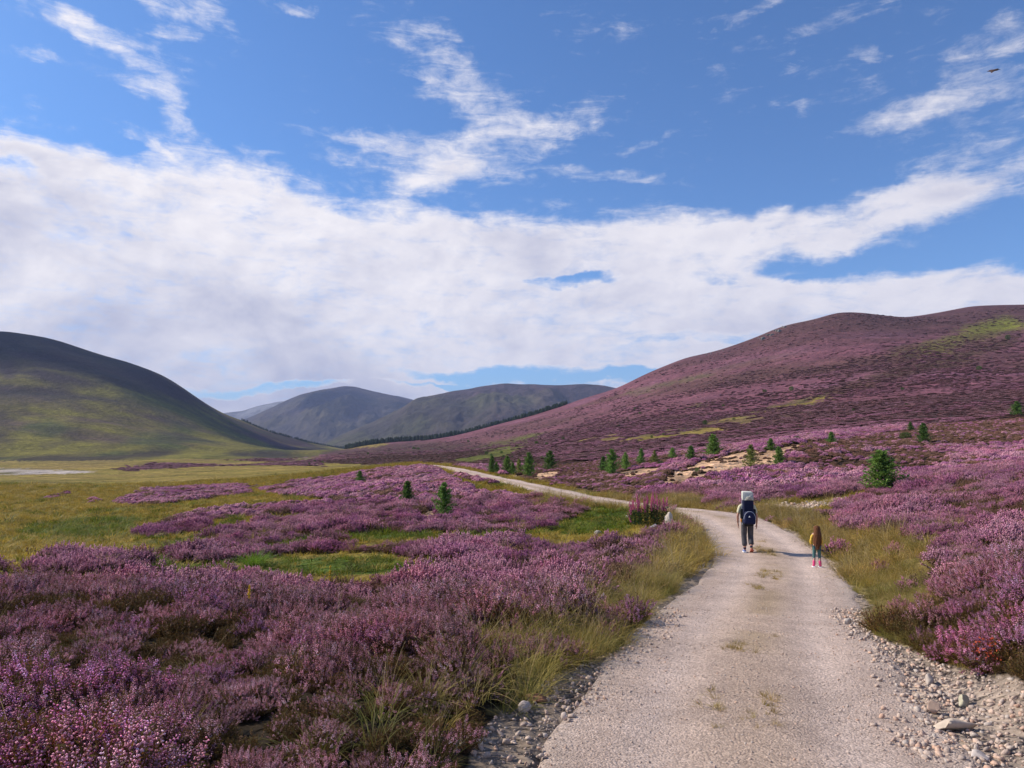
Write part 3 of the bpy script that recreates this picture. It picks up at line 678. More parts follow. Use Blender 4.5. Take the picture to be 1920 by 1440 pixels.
def bipyr(mb, c, d, l, r, C, k=3, low=0.5):
    """n double pyramids: centre c, axis d, half length l, radius r"""
    n = len(c); d = unit(d); a, b = frame(d); l = np.broadcast_to(l, n)[:, None]; r = np.broadcast_to(r, n)[:, None]
    V = np.empty((n, k + 2, 3)); V[:, 0] = c + d * l; V[:, 1] = c - d * l
    ph = rng.random(n)[:, None] * 6.28
    for i in range(k):
        t = ph + i * 2 * math.pi / k
        V[:, 2 + i] = c + d * l * (low - 0.5) * -1 + (a * np.cos(t) + b * np.sin(t)) * r
    F = []
    for i in range(k):
        j = (i + 1) % k; F += [(0, 2 + i, 2 + j), (1, 2 + j, 2 + i)]
    F = (np.array(F)[None] + (np.arange(n) * (k + 2))[:, None, None]).reshape(-1, 3)
    mb.add(V, F, np.repeat(C, k + 2, axis=0) if np.ndim(C) == 2 else C)
def strips(mb, P, W, side, C):
    """n ribbons through P (n,k,3), half width W (n,k), side (n,3)"""
    n, k, _ = P.shape; s = side[:, None, :] * W[..., None]
    V = np.stack([P - s, P + s], 2).reshape(n, k * 2, 3)
    F = np.array([(2 * i, 2 * i + 1, 2 * i + 3, 2 * i + 2) for i in range(k - 1)])
    F = (F[None] + (np.arange(n) * 2 * k)[:, None, None]).reshape(-1, 4)
    mb.add(V, F, np.repeat(C, 2 * k, axis=0) if np.ndim(C) == 2 else C)
def tris(mb, base, tip, w, C):
    n = len(base); d = unit(tip - base); a, b = frame(d); t = rng.random((n, 1)) * 6.28
    s = (a * np.cos(t) + b * np.sin(t)) * np.broadcast_to(w, n)[:, None]
    m = base + (tip - base) * 0.45
    V = np.stack([base, m - s, tip, m + s], 1).reshape(-1, 3)
    F = (np.array([[0, 1, 2, 3]])[None] + (np.arange(n) * 4)[:, None, None]).reshape(-1, 4)
    mb.add(V, F, np.repeat(C, 4, axis=0) if np.ndim(C) == 2 else C)
def cvar(c1, c2, n, j=0.15):
    t = rng.random((n, 1)); c = np.array(c1) * (1 - t) + np.array(c2) * t
    return np.clip(c * (1 + j * rng.standard_normal((n, 1))), 0.003, 0.95)
# leaf/petal material: vertex colour, varied per plant, a little light passing through
def plant_mat(name, trans=0.25, hue=0.0, patch=None, rough=0.7):
    m, N = new_mat(name)
    o = N.n('ShaderNodeOutputMaterial'); col = N.n('ShaderNodeAttribute', attribute_name='Col').outputs['Color']
    rnd = N.n('ShaderNodeObjectInfo').outputs['Random']; pos = N.n('ShaderNodeNewGeometry').outputs['Position']
    f = N.n('ShaderNodeMapRange', ins={'Value': rnd, 'To Min': 0.72, 'To Max': 1.28}).outputs[0]
    c = N.n('ShaderNodeVectorMath', operation='SCALE', ins={0: col, 'Scale': f}).outputs[0]
    if patch:
        p1 = N.n('ShaderNodeMapRange', ins={'Value': N.noise(pos, 0.9, 4, 0.6), 'From Min': 0.46, 'From Max': 0.66}).outputs[0]
        c = N.mix(N.math('MULTIPLY', p1, patch[1]), c, N.mix(1.0, c, patch[0], 'MULTIPLY'))
        p2 = N.n('ShaderNodeMapRange', ins={'Value': N.noise(pos, 0.23, 4, 0.6), 'From Min': 0.46, 'From Max': 0.62}).outputs[0]
        c = N.mix(N.math('MULTIPLY', p2, patch[3]), c, N.mix(1.0, c, patch[2], 'MULTIPLY'))
    b = N.n('ShaderNodeBsdfPrincipled', ins={'Base Color': c, 'Roughness': rough, 'Specular IOR Level': 0.25})
    t = N.n('ShaderNodeBsdfTranslucent', ins={'Color': c}); mx = N.n('ShaderNodeMixShader', ins={0: trans, 1: b.outputs[0], 2: t.outputs[0]})
    N.link(mx.outputs[0], o.inputs[0]); return m
M_HEA = plant_mat('heather_bloom', 0.25, patch=((1.10, .84, .90), 0.6, (.90, .76, .74), 0.7))
M_GRA = plant_mat('grass_blades', 0.35, patch=((1.22, .98, .70), 0.6, (.95, .98, .62), 0.6))
M_LEA = plant_mat('leafy_green', 0.25)
M_CON = plant_mat('conifer_needles', 0.30)

def heather_tuft(lod, R=0.24, H=0.42, bloom=1.0, pal=0):
    mb = MB(); n = {0: 95, 1: 70, 2: 0}[lod]
    fl1, fl2 = ([((.90, .48, .66), (.62, .25, .40)), ((.80, .46, .55), (.60, .27, .35)), ((.85, .40, .64), (.60, .22, .42)), ((.26, .15, .06), (.34, .20, .14))] if lod == 0 else [((.61, .28, .40), (.38, .15, .24)), ((.68, .37, .45), (.46, .21, .28)), ((.54, .21, .38), (.35, .125, .25)), ((.20, .11, .06), (.27, .15, .11))])[min(pal, 3)]
    g1, g2 = (.11, .095, .020), (.15, .065, .020)
    if pal >= 4: fl1, fl2 = [((.42, .19, .27), (.30, .13, .18)), ((.34, .17, .20), (.24, .12, .13)), ((.15, .075, .055), (.11, .055, .04))][pal - 4]; g1 = (.11, .06, .05)
    if lod == 2:
        nn = 130; rr = R * np.sqrt(rng.random(nn)); ph = rng.random(nn) * 6.28
        z = H * (1 - 0.55 * (rr / R) ** 2) * (0.80 + 0.32 * rng.random(nn))
        c = np.stack([rr * np.cos(ph), rr * np.sin(ph), z], 1); d = unit(np.stack([np.cos(ph) * rr / R * 0.8 + rng.normal(0, .2, nn), np.sin(ph) * rr / R * 0.8 + rng.normal(0, .2, nn), np.ones(nn)], 1))
        bipyr(mb, c, d, 0.15 * H * (0.7 + 0.6 * rng.random(nn)), 0.040 * (0.6 + .8 * rng.random(nn)) * R / 0.4, cvar(fl1, fl2, nn, .2), 3)
        nn = 90; rr = R * 1.02 * np.sqrt(rng.random(nn)); ph = rng.random(nn) * 6.28; z = H * (0.72 - 0.6 * (rr / R) ** 2) * (0.4 + 0.6 * rng.random(nn)) + .02
        c = np.stack([rr * np.cos(ph), rr * np.sin(ph), z], 1); d = unit(rng.normal(0, 1, (nn, 3)) + (0, 0, 1.2))
        bipyr(mb, c, d, 0.22 * H, 0.085 * R / 0.4, cvar(g1, (.06, .03, .016), nn, .25), 3)
        return mb.mesh('heather_clump', M_HEA)
    ph = rng.random(n) * 6.283; lam = np.radians(4 + 58 * rng.random(n) ** 0.8); L = H * (0.75 + 0.35 * rng.random(n)) * (1 - 0.12 * lam)
    b0 = np.stack([np.cos(ph) * .07 * rng.random(n), np.sin(ph) * .07 * rng.random(n), np.zeros(n) - .02], 1)
    out = np.stack([np.cos(ph), np.sin(ph), np.zeros(n)], 1)
    tip = b0 + out * (np.sin(lam) * L)[:, None] * (R / 0.24) + np.array([0, 0, 1.0]) * (np.cos(lam) * L)[:, None] + rng.normal(0, .012, (n, 3))
    ctl = b0 + out * (np.sin(lam) * L * 0.75)[:, None] + np.array([0, 0, .25]) * L[:, None]
    def bez(t): t = np.asarray(t)[..., None]; return b0[:, None] * (1 - t) ** 2 + 2 * ctl[:, None] * t * (1 - t) + tip[:, None] * t * t
    T4 = np.tile(np.linspace(0, 1, 4), (n, 1)); P = bez(T4); sd = unit(np.cross(tip - b0, rng.normal(0, 1, (n, 3))))
    strips(mb, P, np.tile([.0035, .003, .002, .001], (n, 1)), sd, cvar((.07, .045, .03), (.13, .08, .05), n))
    axis = unit(tip - P[:, 2])
    if lod == 0:
        for q in range(24):
            t = 0.3 + 0.7 * rng.random((n, 1)); p = bez(t)[:, 0]; dirv = unit(axis + rng.normal(0, .75, (n, 3)))
            tris(mb, p, p + dirv * (0.016 + .022 * rng.random((n, 1))), 0.0036, cvar(g1, g2, n, .25))
        spikes = [(tip, axis, np.ones(n, bool))]
        for q in range(2):
            t = 0.62 + 0.3 * rng.random((n, 1)); dv = unit(axis + rng.normal(0, .38, (n, 3))); st_ = bez(t)[:, 0]
            e = st_ + dv * (0.05 + 0.05 * rng.random((n, 1)))
            strips(mb, np.stack([st_, (st_ + e) / 2, e], 1), np.tile([.0015, .0012, .0008], (n, 1)), sd, cvar((.08, .06, .02), (.12, .07, .04), n))
            spikes.append((e, dv, rng.random(n) < 0.75))
        for e, dv, keep in spikes:
            keep = keep & (rng.random(n) < bloom); m = keep.sum(); 
            if m == 0: continue
            e = e[keep]; dv = unit(dv[keep]); a, b = frame(dv); sl = 0.040 + 0.035 * rng.random(m); base = cvar(fl1, fl2, m, .18)
            nb = 10
            for i in range(nb):
                s = i / (nb - 1); th = i * 2.4 + rng.random(m) * 0.8
                rad = (0.0085 * (1 - 0.6 * s) + .002)
                o = (a * np.cos(th)[:, None] + b * np.sin(th)[:, None])
                c = e - dv * (sl * (1 - s))[:, None] + o * rad
                bipyr(mb, c, unit(o * 0.9 + dv * 0.35), 0.0086 * (1 - 0.35 * s), 0.0060 * (1 - .3 * s), np.clip(base * (0.75 + 0.6 * rng.random((m, 1))), 0, .9), 3)
    else:
        nn = n
        for q in range(4):
            t = 0.2 + 0.55 * rng.random((n, 1)); p = bez(t)[:, 0]; bipyr(mb, p, unit(axis + rng.normal(0, .6, (n, 3))), 0.035, 0.012, cvar(g1, g2, n, .25), 3)
        for q in range(3):
            off_ = rng.normal(0, .022, (n, 3)) * (q > 0); e = tip + off_ - axis * 0.03 * rng.random((n, 1)); dv = unit(axis + rng.normal(0, .28, (n, 3)))
            keep = rng.random(n) < bloom
            cb = cvar(fl1, fl2, n, .2)
            for s in (0, 1):
                bipyr(mb, (e - dv * 0.030 * s)[keep], dv[keep], 0.022, 0.0085 + .003 * s, cb[keep] * (1 - .12 * s), 3)
    return mb.mesh('heather_tuft', M_HEA)
def grass_tuft(n, L, spread, wd, c1, c2, droop=0.5, seg=5, stalks=0):
    mb = MB(); ph = rng.random(n) * 6.283; b = np.stack([np.cos(ph) * spread * .25 * rng.random(n), np.sin(ph) * spread * .25 * rng.random(n), np.zeros(n) - .02], 1)
    ln = L * (0.55 + 0.5 * rng.random(n)); lean = 0.15 + spread * rng.random(n) * 1.2; t = np.linspace(0, 1, seg)[None]
    out = np.stack([np.cos(ph), np.sin(ph), 0 * ph], 1)
    hor = ln[:, None] * (lean[:, None] * t + droop * (0.4 + lean[:, None]) * t ** 2.4 * 0.5); ver = ln[:, None] * (t - droop * lean[:, None] * t ** 2.6)
    P = b[:, None] + out[:, None] * hor[..., None] + np.array([0, 0, 1.0]) * ver[..., None]
    P += np.cumsum(rng.normal(0, .010 * L, P.shape), axis=1) * np.array([1, 1, .3])
    sd = unit(np.stack([-np.sin(ph) + rng.normal(0, .5, n), np.cos(ph) + rng.normal(0, .5, n), 0 * ph], 1))
    strips(mb, P, wd * (1 - 0.85 * t ** 1.5) * np.ones((n, 1)), sd, cvar(c1, c2, n, .15))
    if stalks:
        m = stalks; ph = rng.random(m) * 6.283; o = np.stack([np.cos(ph), np.sin(ph), 0 * ph], 1); ln = L * (1.2 + .6 * rng.random(m)); le = .12 + .35 * rng.random(m)
        t = np.linspace(0, 1, 6)[None]
        P = o[:, None] * (ln[:, None] * le[:, None] * t ** 1.6)[..., None] + np.array([0, 0, 1.0]) * (ln[:, None] * (t - .15 * t ** 3))[..., None]
        strips(mb, P, np.tile(wd * .45, (m, 6)), unit(np.cross(o, (0, 0, 1))), cvar((.34, .25, .11), (.42, .32, .18), m, .1))
        bipyr(mb, P[:, -1] - unit(P[:, -1] - P[:, -2]) * .02, P[:, -1] - P[:, -2], 0.035, 0.0035 + wd * .3, cvar((.34, .24, .12), (.45, .33, .20), m, .1), 3)
    return mb.mesh('grass_tuft', M_GRA)
_ico = None
def rock_mesh(name, mat, sub=2, seed=0, dims=(1, 1, .7), cuts=9, col=(.45, .40, .35), var=.1, jag=.06):
    r = np.random.default_rng(seed); import bmesh
    bm = bmesh.new(); bmesh.ops.create_icosphere(bm, subdivisions=sub, radius=1.0)
    V = np.array([v.co[:] for v in bm.verts]); Fc = np.array([[v.index for v in f.verts] for f in bm.faces]); bm.free()
    for _ in range(cuts):
        nrm = unit(r.normal(0, 1, 3)[None])[0]; dd = 0.38 + 0.34 * r.random(); e = V @ nrm - dd; V = V - np.where(e > 0, e, 0)[:, None] * nrm
    V += (vnoise(V[:, 0] * 3 + seed, V[:, 1] * 3 + V[:, 2] * 2.3) * jag * 2)[:, None] * unit(V)
    V *= np.array(dims) * 0.5
    c = np.array(col) * (1 + var * vnoise(V[:, 0] * 9 / max(dims) + seed, V[:, 2] * 9 / max(dims) + V[:, 1] * 7 / max(dims)) * 2)[:, None]
    return mesh_np(name, V, Fc, mat, np.clip(c, 0, .9))
m_stone, N = new_mat('granite_stone')
outn = N.n('ShaderNodeOutputMaterial'); bs = N.n('ShaderNodeBsdfPrincipled', ins={'Roughness': 0.9, 'Specular IOR Level': 0.2})
col = N.n('ShaderNodeAttribute', attribute_name='Col').outputs['Color']; rnd = N.n('ShaderNodeObjectInfo').outputs['Random']
tcn = N.n('ShaderNodeTexCoord').outputs['Object']; nn_ = N.noise(tcn, 6.0, 5, 0.7)
tint = N.ramp(rnd, [(0.0, (.75, .72, .72)), (0.3, (1.05, .95, .88)), (0.55, (.95, .98, 1.0)), (0.8, (1.1, .85, .72)), (1.0, (1.18, 1.15, 1.1))])
cc = N.mix(1.0, col, tint, 'MULTIPLY')
f = N.n('ShaderNodeMapRange', ins={'Value': nn_, 'From Min': 0.3, 'From Max': 0.7, 'To Min': 0.75, 'To Max': 1.2}).outputs[0]
N.link(N.n('ShaderNodeVectorMath', operation='SCALE', ins={0: cc, 'Scale': f}).outputs[0], bs.inputs['Base Color'])
N.link(N.n('ShaderNodeBump', ins={'Strength': 0.5, 'Distance': 0.02, 'Height': nn_}).outputs[0], bs.inputs['Normal']); N.link(bs.outputs[0], outn.inputs[0])

# ------------------------------------------------------------------ fast ground height from the built sheet
_lr0, _lr1 = math.log(rg[0]), math.log(rg[-1]); _GZ2 = GZ.reshape(nr, na)
def gz(x, y):
    r = np.maximum(y + SH, rg[0] + 1e-3); a = np.clip(x / r, -1.11, 1.11)
    fi = np.clip((np.log(r) - _lr0) / (_lr1 - _lr0) * (nr - 1), 0, nr - 1.001); fj = (a + 1.12) / 2.24 * (na - 1)
    i = fi.astype(int); j = fj.astype(int); fi = fi - i; fj = fj - j
    return (_GZ2[i, j] * (1 - fi) * (1 - fj) + _GZ2[i + 1, j] * fi * (1 - fj) + _GZ2[i, j + 1] * (1 - fi) * fj + _GZ2[i + 1, j + 1] * fi * fj)

# ------------------------------------------------------------------ scatter: ONE object per ground cover, plants set on its points
def scatter(name, x, y, z, scale, protos, tilt=0.12, var=None, zsc=None):
    n = len(x)
    me = bpy.data.meshes.new(name); me.vertices.add(n)
    me.vertices.foreach_set('co', np.stack([x, y, z], 1).astype(np.float32).ravel())
    def att(nm, ty, key, dat):
        a = me.attributes.new(nm, ty, 'POINT'); a.data.foreach_set(key, dat.ravel())
    rot = np.stack([rng.normal(0, tilt, n), rng.normal(0, tilt, n), rng.random(n) * 6.283], 1).astype(np.float32)
    att('rot', 'FLOAT_VECTOR', 'vector', rot)
    s3 = np.stack([scale, scale, scale * (1 if zsc is None else zsc)], 1).astype(np.float32); att('scl', 'FLOAT_VECTOR', 'vector', s3)
    att('var', 'INT', 'value', (rng.integers(0, len(protos), n) if var is None else var).astype(np.int32))
    o = link(name, me); g = bpy.data.node_groups.new(name, 'GeometryNodeTree')
    g.interface.new_socket('Geometry', in_out='INPUT', socket_type='NodeSocketGeometry'); g.interface.new_socket('Geometry', in_out='OUTPUT', socket_type='NodeSocketGeometry')
    gi = g.nodes.new('NodeGroupInput'); go = g.nodes.new('NodeGroupOutput'); j = g.nodes.new('GeometryNodeJoinGeometry')
    def named(nm, dt):
        nd = g.nodes.new('GeometryNodeInputNamedAttribute'); nd.data_type = dt; nd.inputs['Name'].default_value = nm; return nd.outputs['Attribute']
    va, ro, sc_ = named('var', 'INT'), named('rot', 'FLOAT_VECTOR'), named('scl', 'FLOAT_VECTOR')
    e2r = g.nodes.new('FunctionNodeEulerToRotation'); g.links.new(ro, e2r.inputs[0])
    for k_, pm in enumerate(protos):
        po = bpy.data.objects.new(name + '_source', pm)
        inf = g.nodes.new('GeometryNodeObjectInfo'); inf.inputs['Object'].default_value = po
        cmp = g.nodes.new('FunctionNodeCompare'); cmp.data_type = 'INT'; cmp.operation = 'EQUAL'
        ia = [s for s in cmp.inputs if s.type == 'INT']; g.links.new(va, ia[0]); ia[1].default_value = k_
        ip = g.nodes.new('GeometryNodeInstanceOnPoints')
        g.links.new(gi.outputs[0], ip.inputs['Points']); g.links.new(cmp.outputs[0], ip.inputs['Selection']); g.links.new(inf.outputs['Geometry'], ip.inputs['Instance'])
        g.links.new(e2r.outputs[0], ip.inputs['Rotation']); g.links.new(sc_, ip.inputs['Scale']); g.links.new(ip.outputs[0], j.inputs[0])
    g.links.new(j.outputs[0], go.inputs[0])
    md = o.modifiers.new('plants', 'NODES'); md.node_group = g
    tag(o, kind='stuff')
    return o
def cand(n, y0, y1, amax=0.86, pw=1.0):
    """candidate ground points in front of the viewer, even per square metre"""
    yy = np.sqrt((y0 + 3) ** 2 + rng.random(n) * ((y1 + 3) ** 2 - (y0 + 3) ** 2)) - 3
    xx = (rng.random(n) * 2 - 1) * amax * (yy + 3)
    return xx, yy
# ================================================================== ground cover
def pts(n, y0, y1, classes, amax=0.86, dens=None, seed=0):
    x, y = cand(n, y0, y1, amax); z = gz(x, y); cl, u, v, off = classify(x, y, z)
    m = np.isin(cl, classes)
    if dens is not None: m &= rng.random(n) < dens(x, y, u, v, off, cl)
    m &= np.abs(off) > HW - 0.05
    # skip what lies well outside the picture's reach
    return x[m], y[m], z[m], cl[m], off[m]
H0 = [heather_tuft(0, .24, .34, .72, 0), heather_tuft(0, .26, .36, .65, 1), heather_tuft(0, .24, .34, .7, 2), heather_tuft(0, .24, .31, .30, 1), heather_tuft(0, .24, .26, .06, 3)]
H1 = [heather_tuft(1, .25, .32, .9, 0), heather_tuft(1, .26, .34, .9, 1), heather_tuft(1, .25, .32, .9, 2), heather_tuft(1, .24, .28, .25, 3)]
H2 = [heather_tuft(2, .38, .34, 1, 0), heather_tuft(2, .38, .36, 1, 1), heather_tuft(2, .38, .32, 1, 2), heather_tuft(2, .36, .28, .2, 3)]
H3 = [heather_tuft(2, .40, .30, 1, 4), heather_tuft(2, .40, .30, 1, 4), heather_tuft(2, .40, .32, 1, 4), heather_tuft(2, .38, .26, .2, 5), heather_tuft(2, .38, .24, .2, 6)]
def hsel(x, y, cl, nv, brown):
    """which plant: bloom tones drift in patches; the last one is out of flower"""
    a = fbm(x + 31, y, 3.4, 3); b = fbm(x, y + 61, 14, 3); r = rng.random(len(x))
    v = np.where(a + 0.5 * b + 0.9 * (r - .5) > 0.16, 2, np.where(a - 0.4 * b + 1.0 * (r - .5) > -0.05, 0, 1))
    g = fbm(x + 300, y + 20, 1.3, 3) + .45 * (rng.random(len(x)) - .5)
    v = np.where(g > brown, nv, v)
    return np.where((cl == BR) | (cl == SA), np.where(rng.random(len(x)) < np.where(y < 62, .62, .82), nv, v), v)
def gapd(x, y, u, v, off, cl): return np.where(fbm(x + 9, y + 5, 1.3, 3) + .5 * fbm(x, y + 40, 3.5, 2) > .22 - .16 * (1 - sstep(4, 9, y)), np.where(y < 8, .40, .75), 1.0)
x, y, z, cl, off = pts(3500, 0.6, 12.5, [HE, ST], dens=lambda *a: gapd(*a) * np.where(a[5] == ST, .22, 1))
sc = (0.80 + 0.40 * rng.random(len(x))) * (1.08 + 1.3 * fbm(x, y, 1.1, 3)) * np.where(fbm(x + 9, y + 5, 1.3, 3) + .5 * fbm(x, y + 40, 3.5, 2) >.16, .7, 1)
v = hsel(x, y, cl, 4, 0.13); v = np.where((v < 4) & (rng.random(len(x)) < np.where(y < 8, .42, .2)), 3, v)
scatter('heather_near', x, y, z, sc, H0, .24, v)
x, y, z, cl, off = pts(7500, 0.6, 24, [HE], dens=lambda x, y, u, v, off, cl: np.where(y < 9, 1, .55))
scatter('heather_undergrowth', x, y, z, .42 + .35 * rng.random(len(x)), [H0[4], H0[3]], .5, (rng.random(len(x)) < .25).astype(int), zsc=.8)
x, y, z, cl, off = pts(27000, 12.5, 46, [HE, ST], dens=lambda *a: gapd(*a) * np.where(a[5] == ST, np.where(a[1] < 32, np.where(a[4] > 0, .03, .05), .02), 1))
sc = (0.80 + 0.40 * rng.random(len(x))) * (1.08 + 1.2 * fbm(x, y, 1.6, 3))
scatter('heather_verge', x, y, z, sc, H1, .24, hsel(x, y, cl, 3, 0.12))
x, y, z, cl, off = pts(66000, 46, 125, [HE, BR, SA], dens=lambda x, y, u, v, off, cl: np.where(cl == SA, .05 + .35 * (fbm(x, y, 4, 2) > .25), 1))
sc = (0.65 + 0.5 * rng.random(len(x))) * (1 + 0.8 * fbm(x, y, 5, 3)) * np.where(cl == BR, .7, np.where(cl == SA, .55, 1))
scatter('heather_moor', x, y, z, sc, H2, .12, hsel(x, y, cl, 3, 0.09), zsc=1.0)
x, y, z, cl, off = pts(230000, 125, 900, [HE, BR, RH], dens=lambda x, y, u, v, off, cl: (1 - .93 * sstep(260, 650, y)) * np.where(cl == RH, .8, 1))
sc = (1.2 + 1.3 * rng.random(len(x))) * (1 + 0.6 * fbm(x, y, 14, 3)) * np.where(cl == BR, .7, 1) * (1 + y / 900)
m = (cl != RH) | (rng.random(len(x)) < .55 - 1.1 * fbm(x + 5, y, 40, 3))
v = np.where(fbm(x * .6, y + 9, 24, 4) + .3 * (rng.random(len(x)) - .5) > -0.02, 3, hsel(x * .3, y * .3, cl, 3, .15))
v = np.where((cl == BR) & (rng.random(len(x)) < .8), 4, v)
scatter('heather_slope', x[m], y[m], z[m], sc[m], H3, .10, v[m], zsc=.34)

# grasses: long straw tussocks along the track, olive meadow, fresh green flushes
ST0 = [grass_tuft(70, .50, .75, .0028, (.42, .31, .10), (.27, .23, .055), .75, 6, 4), grass_tuft(60, .42, .9, .0028, (.32, .27, .07), (.44, .33, .14), .85, 6, 3), grass_tuft(55, .36, .7, .0028, (.14, .15, .03), (.24, .22, .06), .6, 6, 2)]
ST1 = [grass_tuft(46, .46, .8, .006, (.47, .34, .13), (.34, .26, .07), .75, 4, 3), grass_tuft(46, .40, .9, .006, (.52, .37, .17), (.36, .27, .09), .85, 4, 2), grass_tuft(40, .34, .7, .006, (.26, .22, .04), (.40, .30, .09), .6, 4)]
ME = [grass_tuft(34, .20, 1.0, .010, (.36, .27, .042), (.42, .29, .075), .6, 3), grass_tuft(34, .22, 1.0, .010, (.29, .235, .034), (.38, .27, .06), .6, 3)]
GR = [grass_tuft(40, .22, 1.0, .011, (.10, .15, .012), (.16, .19, .022), .6, 3), grass_tuft(40, .28, 1.0, .011, (.13, .17, .016), (.20, .20, .03), .6, 3)]
x, y, z, cl, off = pts(12000, 1.5, 17, [ST, HE], dens=lambda x, y, u, v, off, cl: np.where(cl == ST, 0.8, np.where((off > -HW - 1.3) & (off < 0), .05 + .45 * sstep(4.5, 9, y), np.where((off > 0) & (off < 5), .30, 0.02))))
sc = (0.7 + 0.45 * rng.random(len(x))) * np.where((off > 0), .72, np.where(off < -HW - 2, .9, 1.0)) * sstep(HW - .05, HW + .45, np.abs(off)) ** .5
scatter('grass_verge', x, y, z, sc, ST0, .2)
x, y, z, cl, off = pts(42000, 17, 48, [ST, HE, SO], dens=lambda x, y, u, v, off, cl: np.where(cl == ST, 0.9, np.where(cl == SO, .05, np.where((np.abs(off) < HW + 1.6), .4, 0.03))))
sc = (0.75 + 0.5 * rng.random(len(x))) * np.where(off > 0, .85, 1)
scatter('grass_straw', x, y, z, sc * 1.15, ST1, .2)
x, y, z, cl, off = pts(95000, 14, 130, [GY, ST, GG], dens=lambda x, y, u, v, off, cl: np.where((cl == ST) & (y < 48), 0, 1))
sc = (0.6 + 0.6 * rng.random(len(x))) * (1 + y * .012) * (1 + .5 * fbm(x, y, 4, 3))
isg = np.where(cl == GG, 0.80, np.clip(.02 - .6 * fbm(x, y + 9, 9, 3), 0, .22))
v = np.where(rng.random(len(x)) < isg, 2 + rng.integers(0, 2, len(x)), rng.integers(0, 2, len(x)))
scatter('grass_meadow', x, y, z, sc, ME + GR, .2, v, zsc=.8)

# wisps of grass on the crown of the track
x, y = cand(90000, 6.0, 27, .9); o_, s_, _z = road_rel(x, y); m = (np.abs(o_ + .05 + .25 * fbm(x, y, 1.5, 2)) < .34) & (rng.random(len(x)) < .9 * sstep(.04, .30, fbm(x * 1.6, y * .9, .9, 3) + .25 * fbm(x, y * .5, 3, 2)) * np.where(y > 13, .9, .35))
x, y = x[m], y[m]
scatter('grass_crown', x, y, surf(x, y) - .005, .16 + .14 * rng.random(len(x)), ST1, .5, zsc=.8)

# stones: pale rubble on the shoulders, crumbs on the track
RK = [rock_mesh('stone', m_stone, 1, s, (1, .8 + .1 * (s % 3), .5 + .08 * (s % 4)), 7, (.56, .46, .39), .1) for s in range(7)]
def stones(n, y0, y1, lo, hi, dens, name, amax=0.9, pw=2.6):
    x, y = cand(n, y0, y1, amax); z = surf(x, y); cl, u, v, off = classify(x, y, z)
    m = rng.random(n) < dens(x, y, off, cl)
    x, y, z = x[m], y[m], z[m]; k = len(x)
    s = lo * (hi / lo) ** (rng.random(k) ** pw)
    scatter(name, x, y, z + s * .10, s, RK, .5)
stones(150000, 2.0, 13, .010, .10, lambda x, y, off, cl: sstep(HW - .60, HW + .02, np.abs(off)) ** 1.6 * np.where(cl == SO, np.where(off > 0, .9, .45), np.where((cl == ST) & (off > 0) & (off < HW + 2.4) & (y < 10), .55, 0)) * (.35 + 1.2 * np.clip(.5 + fbm(x, y, .9, 2), 0, 1)), 'rubble', .9, 1.9)
stones(26000, 9, 36, .03, .10, lambda x, y, off, cl: np.where((np.abs(off) > HW - .4) & (np.abs(off) < HW + .35), .35, 0), 'rubble_verge')
stones(130000, 2.0, 21, .011, .040, lambda x, y, off, cl: np.where(np.abs(off) < HW + .1, .60 + .45 * sstep(HW - .6, HW, np.abs(off)) + .25 * np.exp(-(off / .3) ** 2), 0) * (1 - .75 * sstep(6, 21, y)) * (.3 + 1.4 * np.clip(.5 + 1.2 * fbm(x, y, .7, 2), 0, 1)), 'gravel', .9, 2.3)
stones(90000, 22, 62, .08, .36, lambda x, y, off, cl: np.where((cl == SO) & (np.abs(off) > HW + .6), .9, np.where(cl == SA, .05, 0)), 'rubble_bank')
# ================================================================== single things
def hitg(u, v, ymin=2.0):
    a, e = pix(u, v); ys = np.exp(np.linspace(math.log(ymin), math.log(3000), 6000))
    g = gz(a * ys, ys) - e * ys; k = int(np.argmax(g >= 0))
    if k == 0: k = 1 if g[0] >= 0 else len(ys) - 1
    y = ys[k - 1] + (ys[k] - ys[k - 1]) * (-g[k - 1]) / (g[k] - g[k - 1]) if g[k] != g[k - 1] else ys[k]
    return float(a * y), float(y)
def simple_mat(name, col, rough=0.75, noise=0.12, nscale=30.0, bump=0.0, spec=0.25):
    m, N = new_mat(name); o = N.n('ShaderNodeOutputMaterial'); tcn = N.n('ShaderNodeTexCoord').outputs['Object']
    n = N.noise(tcn, nscale, 4, 0.6)
    f = N.n('ShaderNodeMapRange', ins={'Value': n, 'From Min': 0.3, 'From Max': 0.7, 'To Min': 1 - noise, 'To Max': 1 + noise}).outputs[0]
    rgb = N.n('ShaderNodeRGB'); rgb.outputs[0].default_value = (*col, 1)
    c = N.n('ShaderNodeVectorMath', operation='SCALE', ins={0: rgb.outputs[0], 'Scale': f}).outputs[0]
    b = N.n('ShaderNodeBsdfPrincipled', ins={'Base Color': c, 'Roughness': rough, 'Specular IOR Level': spec})
    if bump: N.link(N.n('ShaderNodeBump', ins={'Strength': bump, 'Distance': 0.01, 'Height': n}).outputs[0], b.inputs['Normal'])
    N.link(b.outputs[0], o.inputs[0]); return m

